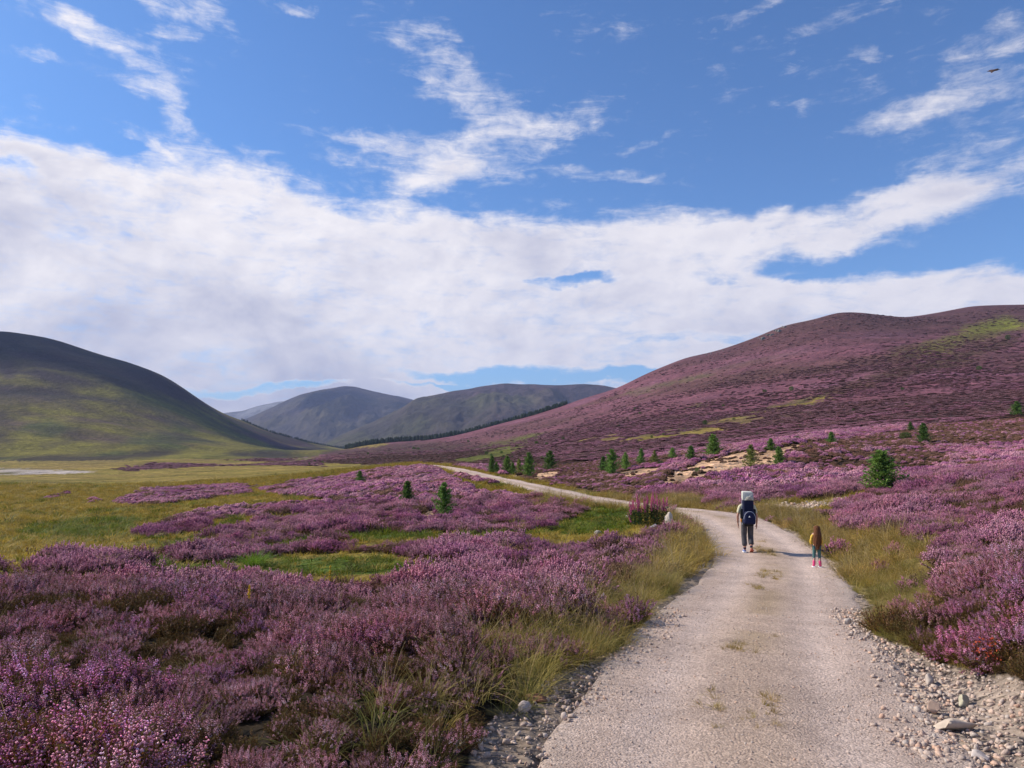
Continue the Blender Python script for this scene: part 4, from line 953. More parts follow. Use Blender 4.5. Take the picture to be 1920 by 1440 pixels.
# ------------------------------------------------------------------ young conifers
m_bark = simple_mat('bark', (.12, .08, .055), .9, .3, 20, .5)
def cone_mesh(name, r0, r1, h, mat, k=7):
    V = []; 
    for z, r in ((-.06 * h, r0 * 1.25), (0, r0), (.5 * h, (r0 + r1) / 2), (h, r1)):
        for i in range(k): V.append((r * math.cos(6.2832 * i / k), r * math.sin(6.2832 * i / k), z))
    Fq = [(j * k + i, j * k + (i + 1) % k, (j + 1) * k + (i + 1) % k, (j + 1) * k + i) for j in range(3) for i in range(k)]
    return mesh_np(name, np.array(V), np.array(Fq), mat, np.tile((.1, .07, .05), (len(V), 1)), True)
def conifer_crown(seed, c1, c2, W=0.62, whorls=15, per=9, nt=6, up=0.45, low=0.04):
    r = np.random.default_rng(seed); mb = MB()
    B = []; D = []
    for wv in range(whorls):
        z0 = low + (0.93 - low) * (wv / (whorls - 1)) ** 0.95
        for b in range(per if wv < whorls - 3 else 5):
            ph = r.random() * 6.283; L = W * 0.5 * (1 - z0 * 0.97) ** 0.75 * (0.62 + 0.55 * r.random()) * (0.75 + .25 * min(1, z0 * 6))
            el = up + 0.5 * z0 + r.normal(0, .12)
            d = np.array([math.cos(ph) * math.cos(el), math.sin(ph) * math.cos(el), math.sin(el)])
            for q in range(nt):
                t = (q + .5 + .4 * r.random()) / nt
                B.append(np.array([0, 0, z0]) + d * L * t + r.normal(0, .008, 3)); D.append(d)
    for q in range(26): B.append(np.array([0, 0, .86 + .13 * r.random()])); D.append(np.array([0, 0, 1.]))
    B = np.array(B); D = np.array(D)
    cm = cvar(c1, c2, len(B), .2)
    for q in range(7):
        dv = unit(D * 0.9 + r.normal(0, .65, B.shape)); tris(mb, B, B + dv * (0.045 + .03 * r.random((len(B), 1))), 0.0085, np.clip(cm * (0.7 + .6 * r.random((len(B), 1))), 0, 1))
    return mb.mesh('crown', M_CON)
CR = [conifer_crown(1, (.12, .23, .045), (.22, .34, .075), .84, 15, 10, 6, .55, .02), conifer_crown(2, (.11, .21, .042), (.19, .30, .07), .74, 16, 9, 6, .6, .02), conifer_crown(3, (.14, .25, .045), (.25, .36, .08), .92, 14, 12, 6, .6, .01), conifer_crown(4, (.21, .26, .055), (.32, .34, .09), .72, 12, 7, 6, .5, .03)]
TRK = cone_mesh('trunk', .016, .004, .9, m_bark)
TREES = [  # u, base v, height px, width px, crown, label
 (675, 904, 20, 17, 1, 'small lone pine far back, smallest of the three left of the track'),
 (763, 950, 44, 28, 1, 'slim grey-green young pine in heather, just left of the one above a bare sandy patch'),
 (832, 970, 60, 38, 0, 'dark conical young pine beside a bare sandy patch left of the track'),
 (922, 888, 31, 16, 1, 'leftmost slender pine of the row right of the distant track'),
 (931, 888, 20, 12, 0, 'low pine tucked against the right side of the row\'s leftmost tree'),
 (951, 891, 33, 22, 2, 'second tall green pine from the left in the row above the track'),
 (961, 891, 22, 14, 1, 'short pine between the second tall pine and the yellowish one'),
 (973, 890, 27, 16, 3, 'yellowish-green thin pine left of the tallest tree of the row'),
 (992, 895, 43, 24, 0, 'tall dense pine at the right end of the row above a sandy scrape'),
 (1031, 882, 34, 24, 0, 'broad pine standing alone between the row and the cluster of three'),
 (1131, 885, 27, 18, 1, 'left low pine of the tight cluster of three'),
 (1148, 890, 44, 30, 0, 'tall middle pine of the tight cluster of three'),
 (1173, 882, 31, 18, 2, 'right fresh-green pine of the tight cluster of three'),
 (1202, 870, 27, 16, 1, 'small upright pine just right of the cluster of three'),
 (1228, 869, 22, 16, 3, 'sparse little pine on brown heather, left of the round pine by the sandy bank'),
 (1261, 859, 18, 16, 2, 'tiny rounded pine in purple heather left of the sandy bank'),
 (1296, 866, 28, 21, 1, 'dark pine at the left upper end of the sandy bank'),
 (1338, 858, 40, 31, 2, 'large bright-green conical pine on top of the sandy bank'),
 (1408, 879, 42, 26, 3, 'two-tiered pine growing on the face of the sandy bank'),
 (1446, 845, 22, 17, 1, 'small dark pine on the crest of the sandy bank'),
 (1461, 872, 32, 22, 2, 'loose light-green pine at the right end of the sandy bank, above purple heather'),
 (1559, 833, 22, 17, 1, 'little pine on brown heather right of the sandy bank\'s tip'),
 (1655, 921, 70, 70, 2, 'biggest and widest bright-green pine, right of the walkers by the stony ground'),
 (1708, 807, 15, 12, 1, 'tiny dark pine high on the slope, left above the taller one'),
 (1733, 832, 36, 24, 1, 'tall narrow pine on the brown heather bank at right'),
 (1908, 779, 25, 24, 0, 'round pine at the right edge of the picture above the brown bank'),
]
for (u, v, hp, wp, c, lab) in TREES:
    x, y = hitg(u, v, 14); H = hp / F * y * 1.06; z = float(gz(np.array([x]), np.array([y]))[0])
    t = empty('pine_tree', (x, y, z - .02), random.random() * 6.28)
    tag(t, lab, 'pine tree', 'young pines scattered over the heather moor')
    s = wp / hp / (.70, .62, .76, .62)[c] * 1.32
    link('trunk', TRK, t, scale=(H, H, H)); link('crown', CR[c], t, scale=(H * s, H * s, H))
# round bushes and hillside specks, too small to show parts
mbd = MB(); rB = np.random.default_rng(9); Bp = rB.normal(0, 1, (900, 3)); Bp = Bp / np.linalg.norm(Bp, axis=1)[:, None] * (rB.random((900, 1)) ** .33) * (.5, .5, .45) + (0, 0, .42)
tris(mbd, Bp, Bp + unit(Bp - (0, 0, .3) + rB.normal(0, .5, Bp.shape)) * .12, .022, cvar((.060, .105, .020), (.10, .15, .03), 900, .2))
BUSH = mbd.mesh('bush', M_CON)
SB = [(1494, 827, 10, 15, 'olive rounded bush on the slope above the sandy bank'), (1698, 823, 13, 20, 'low bright-green shrub on the brown bank left of the tall narrow pine'), (1308, 886, 10, 9, 'tiny green bush on the lower edge of the sandy bank, left one'),
      (1367, 888, 9, 9, 'tiny green bush on the lower edge of the sandy bank, below its middle'), (1429, 879, 13, 10, 'small bush right beside the two-tiered pine on the sandy bank'), (1016, 862, 7, 7, 'small dark bush in the heather just left of the lone broad pine'), (1240, 873, 9, 14, 'bright low bush below the sparse little pine')]
for (u, v, hp, wp, lab) in SB:
    x, y = hitg(u, v, 14); H = hp / F * y * 1.15; o = link('bush', BUSH, loc=(x, y, gz(np.array([x]), np.array([y]))[0] - .03), rot=(0, 0, random.random() * 6), scale=(wp / F * y, wp / F * y, H)); tag(o, lab, 'bush')
DOT = [(1484, 733, 9, 9), (1434, 736, 6, 8), (1890, 636, 8, 9), (1836, 694, 8, 10), (1692, 731, 5, 7), (1322, 797, 9, 9), (1376, 787, 4, 6), (1278, 842, 5, 6), (1222, 821, 5, 5), (1244, 816, 4, 5), (1056, 824, 5, 6), (1006, 833, 6, 7), (1025, 834, 5, 6),
       (912, 852, 6, 7), (921, 855, 5, 5), (940, 850, 5, 6), (944, 858, 5, 5), (960, 858, 4, 5), (1200, 776, 4, 5), (1190, 768, 4, 4), (1356, 762, 4, 6), (1253, 770, 4, 5), (776, 842, 4, 7), (784, 843, 4, 6), (878, 829, 4, 5), (590, 866, 4, 5), (605, 868, 4, 4), (580, 872, 5, 4), (690, 852, 4, 5), (1160, 800, 4, 5), (1500, 800, 4, 5), (1600, 770, 4, 5), (1700, 760, 4, 6), (1420, 815, 4, 4)]
for (u, v, hp, wp) in DOT:
    x, y = hitg(u, v, 60); o = link('hillside_bush', BUSH, loc=(x, y, gz(np.array([x]), np.array([y]))[0] - .05), rot=(0, 0, random.random() * 6), scale=(wp / F * y, wp / F * y, hp / F * y * 1.2))
    tag(o, 'tiny dark bush dotted on the far heather slopes', 'bush', 'tiny dark bushes on the far slopes')

# ------------------------------------------------------------------ conifer wood along the far spurs (one mass)
def far_tree(seed):
    r = np.random.default_rng(seed); mb = MB(); n = 5
    for i in range(n):
        z = .10 + .8 * i / n; bipyr(mb, np.array([[0, 0, z + .09]]), np.array([[r.normal(0, .04), r.normal(0, .04), 1.]]), .17, .26 * (1 - z) + .04, np.array([(.022, .048, .020)]) * (.8 + .4 * r.random()), 6, .2)
    return mb.mesh('conifer', M_CON)
FT = [far_tree(s) for s in range(3)]
fx, fy = [], []
for u in np.arange(452, 1062, 0.75):
    a, _ = pix(u, 800); ys = np.linspace(700, 3300, 700); e = gz(a * ys, ys) / ys; yc = ys[np.argmax(e)]
    nrow = 3 if u < 640 else 4 if u < 830 else 2
    if u < 560 and rng.random() < .25 + .4 * (vnoise(np.array([u / 14]), np.array([2.]))[0]): continue
    for q in range(nrow):
        yy_ = yc * (1.0 + (.045 if u < 830 else .03) * rng.random() - .006); fx.append((a + rng.normal(0, .0006)) * yy_); fy.append(yy_)
fx = np.array(fx); fy = np.array(fy)
sc = (4.5 + 5.5 * rng.random(len(fx)) ** 1.5) * np.where(fx / fy * F + 960 < 640, .9, 1.0) * np.where(fx / fy * F + 960 > 860, .85, 1)
scatter('forest', fx, fy, gz(fx, fy) - .5, sc, FT, .02)

# ------------------------------------------------------------------ fireweed by the bend
def fireweed():
    x, y = hitg(1217, 985, 18); z = gz(np.array([x]), np.array([y]))[0]; t = empty('fireweed_clump', (x, y, z)); tag(t, 'tall pink-flowered fireweed clump with dark green leaves beside the bend of the track', 'wildflower')
    mb = MB(); n = 60; r = np.random.default_rng(21)
    bx = np.stack([r.uniform(-.62, .62, n), r.uniform(-.35, .35, n), np.zeros(n)], 1); ln = 0.62 + .38 * r.random(n) - .30 * np.abs(bx[:, 0]); tip = bx * (1.12, 1.1, 1) + np.stack([r.normal(0, .03, n), r.normal(0, .03, n), ln], 1)
    tt = np.linspace(0, 1, 4)[None, :, None]; P = bx[:, None] * (1 - tt) + tip[:, None] * tt
    strips(mb, P, np.tile(.006, (n, 4)), np.tile((1., 0, 0), (n, 1)), np.tile((.12, .06, .04), (n, 1)))
    for q in range(26):
        s = .05 + .85 * r.random((n, 1)); p = bx * (1 - s) + tip * s; ph = r.random((n, 1)) * 6.28
        tris(mb, p, p + np.concatenate([np.cos(ph) * .12, np.sin(ph) * .12, .02 + .05 * r.random((n, 1))], 1), .014, cvar((.028, .075, .016), (.06, .12, .022), n, .2))
    o = mb.mesh('leaves', M_LEA); link('leaves', o, t)
    mb = MB(); m = 90; zz = r.random(m); ph = r.random(m) * 6.28; rad = .034 * (1 - .8 * zz) + .006
    c = np.stack([np.cos(ph) * rad, np.sin(ph) * rad, zz * .34], 1); bipyr(mb, c, unit(c * (1, 1, .1) + (0, 0, .01)), .017, .013, cvar((.60, .11, .24), (.75, .24, .42), m, .2), 4)
    strips(mb, np.array([[[0, 0, -.05], [0, 0, .2], [0, 0, .36]]], float), np.array([[.005, .004, .002]]), np.array([[1., 0, 0]]), np.array([(.25, .05, .08)]))
    fm = mb.mesh('flower_spike', M_LEA)
    for i in range(0, n):
        link('flower_spike', fm, t, loc=tip[i] - (0, 0, .04), rot=(r.normal(0, .1), r.normal(0, .1) + bx[i][0] * .3, r.random() * 6), scale=(.55 + .2 * r.random(), .55 + .2 * r.random(), .75 + .4 * r.random()))
    for i in range(7):
        link('flower_spike', fm, t, loc=(-.72 + .06 * r.random(), r.normal(0, .1), .12 + .09 * i), rot=(r.normal(0, .3), -.4, 0), scale=.6)
fireweed()
def goldenrod(u, v, hp, lab):
    x, y = hitg(u, v + 64, 6); z = gz(np.array([x]), np.array([y]))[0]; a, e = pix(u, v); top = e * y; Hh = top - z
    t = empty('goldenrod', (x, y, z)); tag(t, lab, 'wildflower', 'yellow flower spikes in the front heather')
    mb = MB(); strips(mb, np.array([[[0, 0, 0], [.01, 0, Hh * .5], [0, 0, Hh * .97]]], float), np.array([[.006, .005, .003]]), np.array([[1., 0, 0]]), np.array([(.10, .14, .03)]))
    r = np.random.default_rng(int(u)); n = 10; zz = r.random((n, 1)) * Hh * .8; p = np.concatenate([zz * 0, zz * 0, zz], 1); ph = r.random((n, 1)) * 6.28; tris(mb, p, p + np.concatenate([np.cos(ph) * .06, np.sin(ph) * .06, .03 + 0 * ph], 1), .009, cvar((.06, .12, .02), (.1, .16, .03), n))
    link('stem', mb.mesh('stem', M_LEA), t)
    mb = MB(); m = 110; L = hp / F * y; zz = r.random(m); rad = .038 * (1 - .75 * zz) * (.6 + .5 * np.sin(zz * 23)) * np.sqrt(r.random(m)) + .003; ph = r.random(m) * 6.28
    c = np.stack([np.cos(ph) * rad, np.sin(ph) * rad, Hh - L + zz * L], 1); bipyr(mb, c, r.normal(0, 1, (m, 3)), .009, .009, cvar((.78, .48, .02), (.85, .60, .05), m, .1), 4)
    link('flower_head', mb.mesh('flower_head', M_LEA), t)
goldenrod(618, 1060, 30, 'yellow flower spike sticking up at the far edge of the front heather, taller one')
goldenrod(466, 1097, 24, 'yellow flower spike lower in the front heather, left of the taller one')
def tussock(u, v, L, n, c1, c2, name, cat, lab, sc=1.0, dz=0):
    x, y = hitg(u, v, 3); me = grass_tuft(n, L, 1.0, .006, c1, c2, .6, 5); me.name = name
    o = link(name, me, loc=(x, y, gz(np.array([x]), np.array([y]))[0] + dz), scale=sc); tag(o, lab, cat); return o
tussock(478, 1062, .55, 420, (.10, .19, .015), (.17, .24, .03), 'rush_tussock', 'tussock', 'bright green rush tussock in the grassy strip beyond the front heather', 1.1)
def leafy(u, v, hp, wp, n, c1, c2, name, lab):
    x, y = hitg(u, v, 3); Hh = hp / F * y; Wd = wp / F * y; r = np.random.default_rng(int(u)); mb = MB()
    b = np.stack([r.normal(0, .25, n) * Wd, r.normal(0, .25, n) * Wd, Hh * (.45 + .55 * r.random(n))], 1); tris(mb, b, b + unit(r.normal(0, 1, (n, 3))) * .028, .010, cvar(c1, c2, n, .2))
    st_ = np.stack([b * (.3, .3, 0), b * (.7, .7, .5), b], 1); strips(mb, st_[::3], np.tile(.0015, (len(st_[::3]), 3)), np.tile((1., 0, 0), (len(st_[::3]), 1)), np.tile((.15, .06, .03), (len(st_[::3]), 1)))
    o = link(name, mb.mesh(name, M_LEA), loc=(x, y, gz(np.array([x]), np.array([y]))[0])); tag(o, lab, 'plant')
leafy(1856, 1262, 62, 60, 110, (.40, .05, .02), (.50, .10, .04), 'red_leaved_sprig', 'red-leaved sprig in the grass at the right edge of the track')
leafy(118, 1462, 70, 90, 130, (.50, .15, .02), (.60, .24, .03), 'orange_leaved_sprig', 'orange-leaved sprig in the dark heather at the lower left corner')

# ------------------------------------------------------------------ named stones
def rock(u, v, wp, hp, depth, seed, col, lab, name='rock', sink=.12, rz=0, sub=3, cuts=11, tilt=0, jag=.05):
    x, y = hitg(u, v, 2.5) if True else 0; z = surf(x, y)[0]; Wd = wp / F * y; Hh = hp / F * y
    me = rock_mesh(name, m_stone, sub, seed, (Wd * 1.18, depth, Hh * 1.5), cuts, col, .1, jag); o = link(name, me, loc=(x, y, z + Hh * (.5 - sink)), rot=(tilt, 0, rz)); tag(o, lab, 'rock'); return o
rock(1786, 1368, 112, 24, .20, 31, (.60, .51, .41), 'large flat pale slab lying in the rubble right of the track', rz=.1, cuts=18, tilt=.1)
rock(1754, 1338, 30, 24, .12, 32, (.42, .38, .34), 'squarish grey stone beside the left end of the large pale slab', rz=.5)
rock(1808, 1323, 30, 18, .11, 33, (.46, .42, .30), 'brownish stone above the large pale slab, by a dry grass tuft', rz=.2)
rock(1745, 1282, 34, 16, .12, 34, (.52, .47, .42), 'pale angular stone higher up the right-hand rubble edge', rz=.9)
rock(1832, 1422, 42, 14, .16, 35, (.58, .52, .47), 'broad pale stone in the lower right corner rubble', rz=.3)
rock(1000, 1314, 62, 13, .11, 36, (.24, .13, .085), 'long reddish-brown stone at the foot of the left verge', rz=-.45, tilt=.1)
rock(984, 1336, 22, 18, .09, 37, (.50, .45, .42), 'rounded grey stone just below the long reddish-brown stone', sub=3, cuts=4)
rock(1059, 1357, 13, 10, .055, 38, (.62, .50, .42), 'small pinkish rounded pebble in the left-hand shade', cuts=2)
rock(861, 1402, 20, 15, .08, 39, (.56, .46, .38), 'leftmost rounded stone under the dark verge', cuts=4)
rock(893, 1400, 22, 13, .09, 40, (.52, .48, .44), 'pale oval stone just right of the leftmost rounded stone', cuts=4)
rock(1590, 1180, 16, 9, .10, 41, (.55, .52, .48), 'flat grey stone lying on the right wheel track', cuts=6)
rock(1254, 988, 13, 30, .32, 42, (.55, .51, .44), 'upright whitish boulder to the right of the fireweed clump', cuts=9, sink=.1, jag=.12)
rock(1265, 990, 16, 11, .35, 43, (.50, .45, .36), 'low pale stone at the foot of the upright whitish boulder', cuts=8)
rock(1225, 991, 22, 9, .40, 44, (.40, .37, .36), 'dark grey stone lying below the fireweed clump', cuts=8)
rock(1176, 972, 7, 6, .18, 45, (.75, .72, .66), 'small white stone in the green hollow left of the fireweed', cuts=5)
rock(1121, 1002, 12, 7, .25, 46, (.50, .46, .42), 'half-buried stone at the lower edge of the green hollow', cuts=5)
def outcrop(name, spots, lab, seed):
    mb_r = np.random.default_rng(seed); t = None
    for (u, v, w_, h_) in spots:
        x, y = hitg(u, v + 2, 600); z = gz(np.array([x]), np.array([y]))[0]
        if t is None: t = empty(name, (x, y, z)); tag(t, lab, 'rock outcrop'); o0 = np.array((x, y, z))
        me = rock_mesh('crag', m_stone, 2, int(mb_r.integers(1e6)), (w_ / F * y, w_ / F * y * .8, h_ / F * y * 2), 8, np.array((.22, .21, .20)) * mb_r.uniform(.6, 1.3), .3, .1)
        link('crag', me, t, loc=np.array((x, y, z)) - o0)
outcrop('rock_outcrop', [(1422 + 5 * i, 633 - 2.4 * i + (i % 3) * 3, 7 + (i % 3) * 2, 3 + i % 3) for i in range(11)], 'grey broken crag on the skyline of the heather hill', 3)
outcrop('rock_outcrop', [(1325 + 8 * i, 664 - 2.2 * i, 5, 2) for i in range(5)], 'small rocky knobs on the lower skyline of the heather hill, left of the crag', 4)

# ------------------------------------------------------------------ people
def skin_obj(name, V, E, R, mat, parent, sub=2, root=0):
    me = bpy.data.meshes.new(name); me.from_pydata([tuple(v) for v in V], E, []); me.update(); o = link(name, me, parent)
    me.materials.append(mat)
    md = o.modifiers.new('skin', 'SKIN'); md.use_smooth_shade = True
    if not me.skin_vertices: o.modifiers.remove(md); md = o.modifiers.new('skin', 'SKIN'); md.use_smooth_shade = True
    for i, r in enumerate(R):
        sv_ = me.skin_vertices[0].data[i]; sv_.radius = r if hasattr(r, '__len__') else (r, r); sv_.use_root = (i == root)
    s = o.modifiers.new('sub', 'SUBSURF'); s.levels = sub; s.render_levels = sub
    return o
class Sk:
    def __init__(s): s.V = []; s.E = []; s.R = []
    def p(s, v, r, par=None):
        s.V.append(v); s.R.append(r); i = len(s.V) - 1
        if par is not None: s.E.append((par, i))
        return i
    def chain(s, par, L):
        for v, r in L: par = s.p(v, r, par)
        return par
def body(sk_scale, arms, legs, parent, mat, f=1.0):
    """one continuous surface: pelvis, spine, neck, head with nose, arms with palms and five fingers, legs with feet"""
    k = Sk(); s = sk_scale
    def q(x, y, z): return (x * s, y * s, z * s)
    pel = k.p(q(0, 0, .95), (.135 * s, .10 * s))
    b = k.chain(pel, [(q(0, .0, 1.10), (.125 * s, .095 * s)), (q(0, .02, 1.28), (.145 * s, .105 * s)), (q(0, .02, 1.42), (.115 * s, .085 * s))])
    n = k.chain(b, [(q(0, .035, 1.50), .052 * s), (q(0, .05, 1.56), .054 * s), (q(0, .055, 1.63), (.078 * s * f, .090 * s * f)), (q(0, .055, 1.70), (.080 * s * f, .095 * s * f)), (q(0, .05, 1.755), (.05 * s * f, .06 * s * f))])
    k.p(q(0, .165, 1.645), .012 * s, n - 2)
    for sg, (sh, el, wr, hd) in arms.items():
        a = k.chain(b, [(q(sg * .12, .02, 1.43), .06 * s), (q(*sh), .055 * s), (q(*[(sh[i] + el[i]) / 2 for i in range(3)]), .046 * s), (q(*el), .038 * s), (q(*[(wr[i] + el[i]) / 2 for i in range(3)]), .035 * s), (q(*wr), .024 * s), (q(*hd), (.036 * s, .02 * s))])
        dx, dy, dz = [hd[i] - wr[i] for i in range(3)]
        for j, (oy, ln) in enumerate(((-.030, .055), (-.010, .066), (.010, .070), (.030, .062))):
            k.chain(a, [(q(hd[0] + sg * .004, hd[1] + oy, hd[2] - .045), .0088 * s), (q(hd[0] - sg * .006, hd[1] + oy + .012, hd[2] - .045 - ln * .6), .0082 * s), (q(hd[0] - sg * .022, hd[1] + oy + .022, hd[2] - .04 - ln), .007 * s)])
        k.chain(a, [(q(hd[0] - sg * .016, hd[1] + .042, hd[2] - .01), .0095 * s), (q(hd[0] - sg * .024, hd[1] + .058, hd[2] - .045), .008 * s)])
    for sg, (hp, kn, an, to) in legs.items():
        k.chain(pel, [(q(*hp), .088 * s), (q(*[(hp[i] * .5 + kn[i] * .5) for i in range(3)]), .074 * s), (q(*kn), .054 * s), (q(kn[0] * .6 + an[0] * .4, kn[1] * .6 + an[1] * .4 - .012, kn[2] * .6 + an[2] * .4), .056 * s), (q(*an), .036 * s), (q(to[0], (an[1] + to[1]) / 2, (to[2] + an[2]) / 2 - .01), .034 * s), (q(*to), (.040 * s, .024 * s))])
    return skin_obj('body', k.V, k.E, k.R, mat, parent)
def rbox(name, size, loc, mat, parent, bev=.04, rot=(0, 0, 0), taper=1.0, seg=3):
    import bmesh
    bm = bmesh.new(); bmesh.ops.create_cube(bm, size=1.0)
    for v in bm.verts:
        t = taper if v.co.z > 0 else 1.0
        v.co = Vector((v.co.x * size[0] * t, v.co.y * size[1] * t, v.co.z * size[2]))
    bmesh.ops.bevel(bm, geom=bm.edges[:], offset=bev, segments=seg, affect='EDGES', profile=.6)
    me = bpy.data.meshes.new(name); bm.to_mesh(me); bm.free(); me.materials.append(mat)
    for p in me.polygons: p.use_smooth = True
    return link(name, me, parent, loc=loc, rot=rot)
def tube(name, P, r, mat, parent, k=7):
    P = np.array(P, float); T = unit(np.gradient(P, axis=0)); V = []
    for p, t in zip(P, T):
        a, b = frame(t[None]); 
        for i in range(k): V.append(p + (a[0] * math.cos(6.2832 * i / k) + b[0] * math.sin(6.2832 * i / k)) * r)
    n = len(P); Fq = [(j * k + i, j * k + (i + 1) % k, (j + 1) * k + (i + 1) % k, (j + 1) * k + i) for j in range(n - 1) for i in range(k)]
    me = mesh_np(name, np.array(V), np.array(Fq), mat, None, True); return link(name, me, parent)
m_skin = simple_mat('skin', (.52, .27, .19), .55, .06, 12); m_skin2 = simple_mat('skin_child', (.60, .33, .24), .55, .06, 12)
m_shirt = simple_mat('cream_cotton', (.62, .56, .38), .85, .10, 14, .3); m_trs = simple_mat('grey_cotton', (.08, .073, .078), .85, .22, 9, .5)
m_sock = simple_mat('dark_sock', (.02, .022, .05), .9); m_shoe = simple_mat('blue_shoe', (.17, .24, .50), .7, .25, 25); m_sole = simple_mat('red_sole', (.45, .12, .07), .8); m_hair = simple_mat('brown_hair', (.13, .048, .020), .75, .6, 60, .6, .2)
m_navy = simple_mat('navy_nylon', (.010, .012, .038), .8, .2, 12, .2); m_navy2 = simple_mat('royal_nylon', (.012, .015, .055), .8, .2, 12, .2); m_pipe = simple_mat('grey_piping', (.45, .46, .52), .6); m_canopy = simple_mat('canopy_cloth', (.60, .58, .50), .8, .05, 8)
m_canopy2 = simple_mat('canopy_mesh', (.42, .40, .36), .85, .08, 40); m_white = simple_mat('white_print', (.85, .85, .85), .6, .02); m_orange = simple_mat('orange_plastic', (.75, .27, .03), .5, .05); m_blk = simple_mat('black_webbing', (.015, .015, .018), .8, .2)
ax, ay = hitg(1403, 1043, 8); az_ = surf(ax, ay)[0] - .005
P1 = tag(empty('person', (ax, ay, az_), -math.atan2(ax, ay) * .6), 'adult walking away up the track in cream shirt and grey trousers', 'person')
arms = {-1: ((-.195, .01, 1.41), (-.285, -.03, 1.13), (-.275, .06, .90), (-.265, .075, .83)), 1: ((.195, .01, 1.41), (.275, -.05, 1.13), (.275, -.01, .89), (.268, .005, .82))}
legs = {-1: ((-.09, 0, .90), (-.105, .05, .50), (-.095, -.02, .085), (-.11, .13, .035)), 1: ((.09, 0, .90), (.095, .08, .50), (.085, -.13, .15), (.115, -.01, .05))}
body(1.0, arms, legs, P1, m_skin)
k = Sk(); a = k.p((0, 0, .93), (.150, .118)); c = k.chain(a, [((0, 0, 1.10), (.150, .115)), ((0, .02, 1.28), (.165, .12)), ((0, .02, 1.42), (.13, .09))]); k.chain(c, [((0, .03, 1.485), (.07, .06))])
for sg in (-1, 1):
    sh, el = arms[sg][0], arms[sg][1]; k.chain(c, [((sg * .13, .02, 1.43), .072), (sh, .072), ([(sh[i] + el[i]) / 2 for i in range(3)], .068), ([sh[i] * .18 + el[i] * .82 for i in range(3)], .060)])
skin_obj('shirt', k.V, k.E, k.R, m_shirt, P1)
k = Sk(); a = k.p((0, 0, .96), (.150, .118))
for sg in (-1, 1):
    hp, kn, an, to = legs[sg]; k.chain(a, [((hp[0] * 1.05, hp[1], hp[2]), .105), ([(hp[i] * .5 + kn[i] * .5) for i in range(3)], .100), (kn, .088), ([(kn[i] * .5 + an[i] * .5) for i in range(3)], .086), ([(kn[i] * .22 + an[i] * .78) for i in range(3)], .080)])
skin_obj('trousers', k.V, k.E, k.R, m_trs, P1)
for sg in (-1, 1):
    hp, kn, an, to = legs[sg]
    k = Sk(); a = k.p([kn[i] * .30 + an[i] * .70 for i in range(3)], .046); k.chain(a, [(an, .045)]); skin_obj('sock', k.V, k.E, k.R, m_sock, P1)
    k = Sk(); a = k.p((an[0], an[1] - .03, an[2] - .02), (.045, .045)); k.chain(a, [((an[0] * .5 + to[0] * .5, (an[1] + to[1]) / 2, (an[2] + to[2]) / 2), (.050, .042)), ((to[0], to[1] + .05, to[2]), (.045, .028))]); sh_ = skin_obj('shoe', k.V, k.E, k.R, m_shoe if sg < 0 else m_sole, P1)
    ang = math.atan2(to[2] - an[2] + .045, to[1] - an[1]); 
    rbox('sole', (.10, .30, .025), ((an[0] + to[0]) / 2, (an[1] + to[1]) / 2 + .01, (an[2] + to[2]) / 2 - .042), m_sole if sg > 0 else m_white, P1, .011, (ang * .8, 0, 0))
k = Sk(); a = k.p((0, .04, 1.70), (.096, .108)); k.chain(a, [((0, .03, 1.765), (.06, .07))]); k.chain(a, [((0, .0, 1.62), (.082, .06))]); skin_obj('hair', k.V, k.E, k.R, m_hair, P1)
w_ = tube('watch', [(-.277 + .030 * math.cos(t), .05 + .030 * math.sin(t), .925) for t in np.linspace(0, 6.2832, 12)], .008, m_blk, P1)
# the child carrier worn on the back: a thing of its own
CC = tag(empty('child_carrier', (ax, ay, az_), P1.rotation_euler.z), 'navy child carrier backpack with a cream sun canopy on the adult\'s back', 'child carrier')
rbox('back_panel', (.33, .22, .74), (0, -.25, 1.28), m_navy, CC, .06, (0.04, 0, 0), .95)
rbox('side_pocket', (.08, .14, .30), (-.19, -.22, 1.20), m_blk, CC, .03); rbox('side_pocket', (.08, .14, .30), (.185, -.22, 1.20), m_blk, CC, .03)
rbox('lower_pack', (.37, .20, .40), (.015, -.40, 1.10), m_navy2, CC, .09, (.06, 0, 0), .82)
th = np.linspace(0, math.pi, 22); tube('piping', [(.015 + .172 * math.cos(t), -.495, 1.06 + .235 * math.sin(t)) for t in th], .007, m_pipe, CC)
me = mesh_np('emblem', [(-.026, -.512, 1.12), (.030, -.512, 1.12), (.002, -.505, 1.175), (-.026, -.506, 1.12), (.030, -.506, 1.12), (.002, -.499, 1.175)], [np.array([(0, 1, 2), (5, 4, 3)]), np.array([(0, 3, 4, 1), (1, 4, 5, 2), (2, 5, 3, 0)])], m_white); link('emblem', me, CC)
rbox('hip_belt', (.36, .30, .12), (0, -.05, .97), m_blk, CC, .05); rbox('base', (.30, .16, .16), (0, -.24, .92), m_blk, CC, .04)
for sg in (-1, 1): tube('shoulder_strap', [(sg * .11, -.14, 1.46), (sg * .12, -.05, 1.535), (sg * .125, .05, 1.52), (sg * .13, .13, 1.42), (sg * .14, .135, 1.25), (sg * .15, .06, 1.12), (sg * .15, -.10, 1.08)], .024, m_blk, CC)
for sg in (-1, 1): tube('frame_bar', [(sg * .165, -.14, .86), (sg * .168, -.15, 1.2), (sg * .165, -.17, 1.62), (sg * .16, -.2, 1.84)], .010, m_pipe, CC)
cv = [(-.175, -.36, 1.615), (.175, -.36, 1.615), (.165, -.02, 1.66), (-.165, -.02, 1.66), (-.165, -.35, 1.875), (.135, -.35, 1.87), (.130, -.05, 1.88), (-.160, -.05, 1.885)]
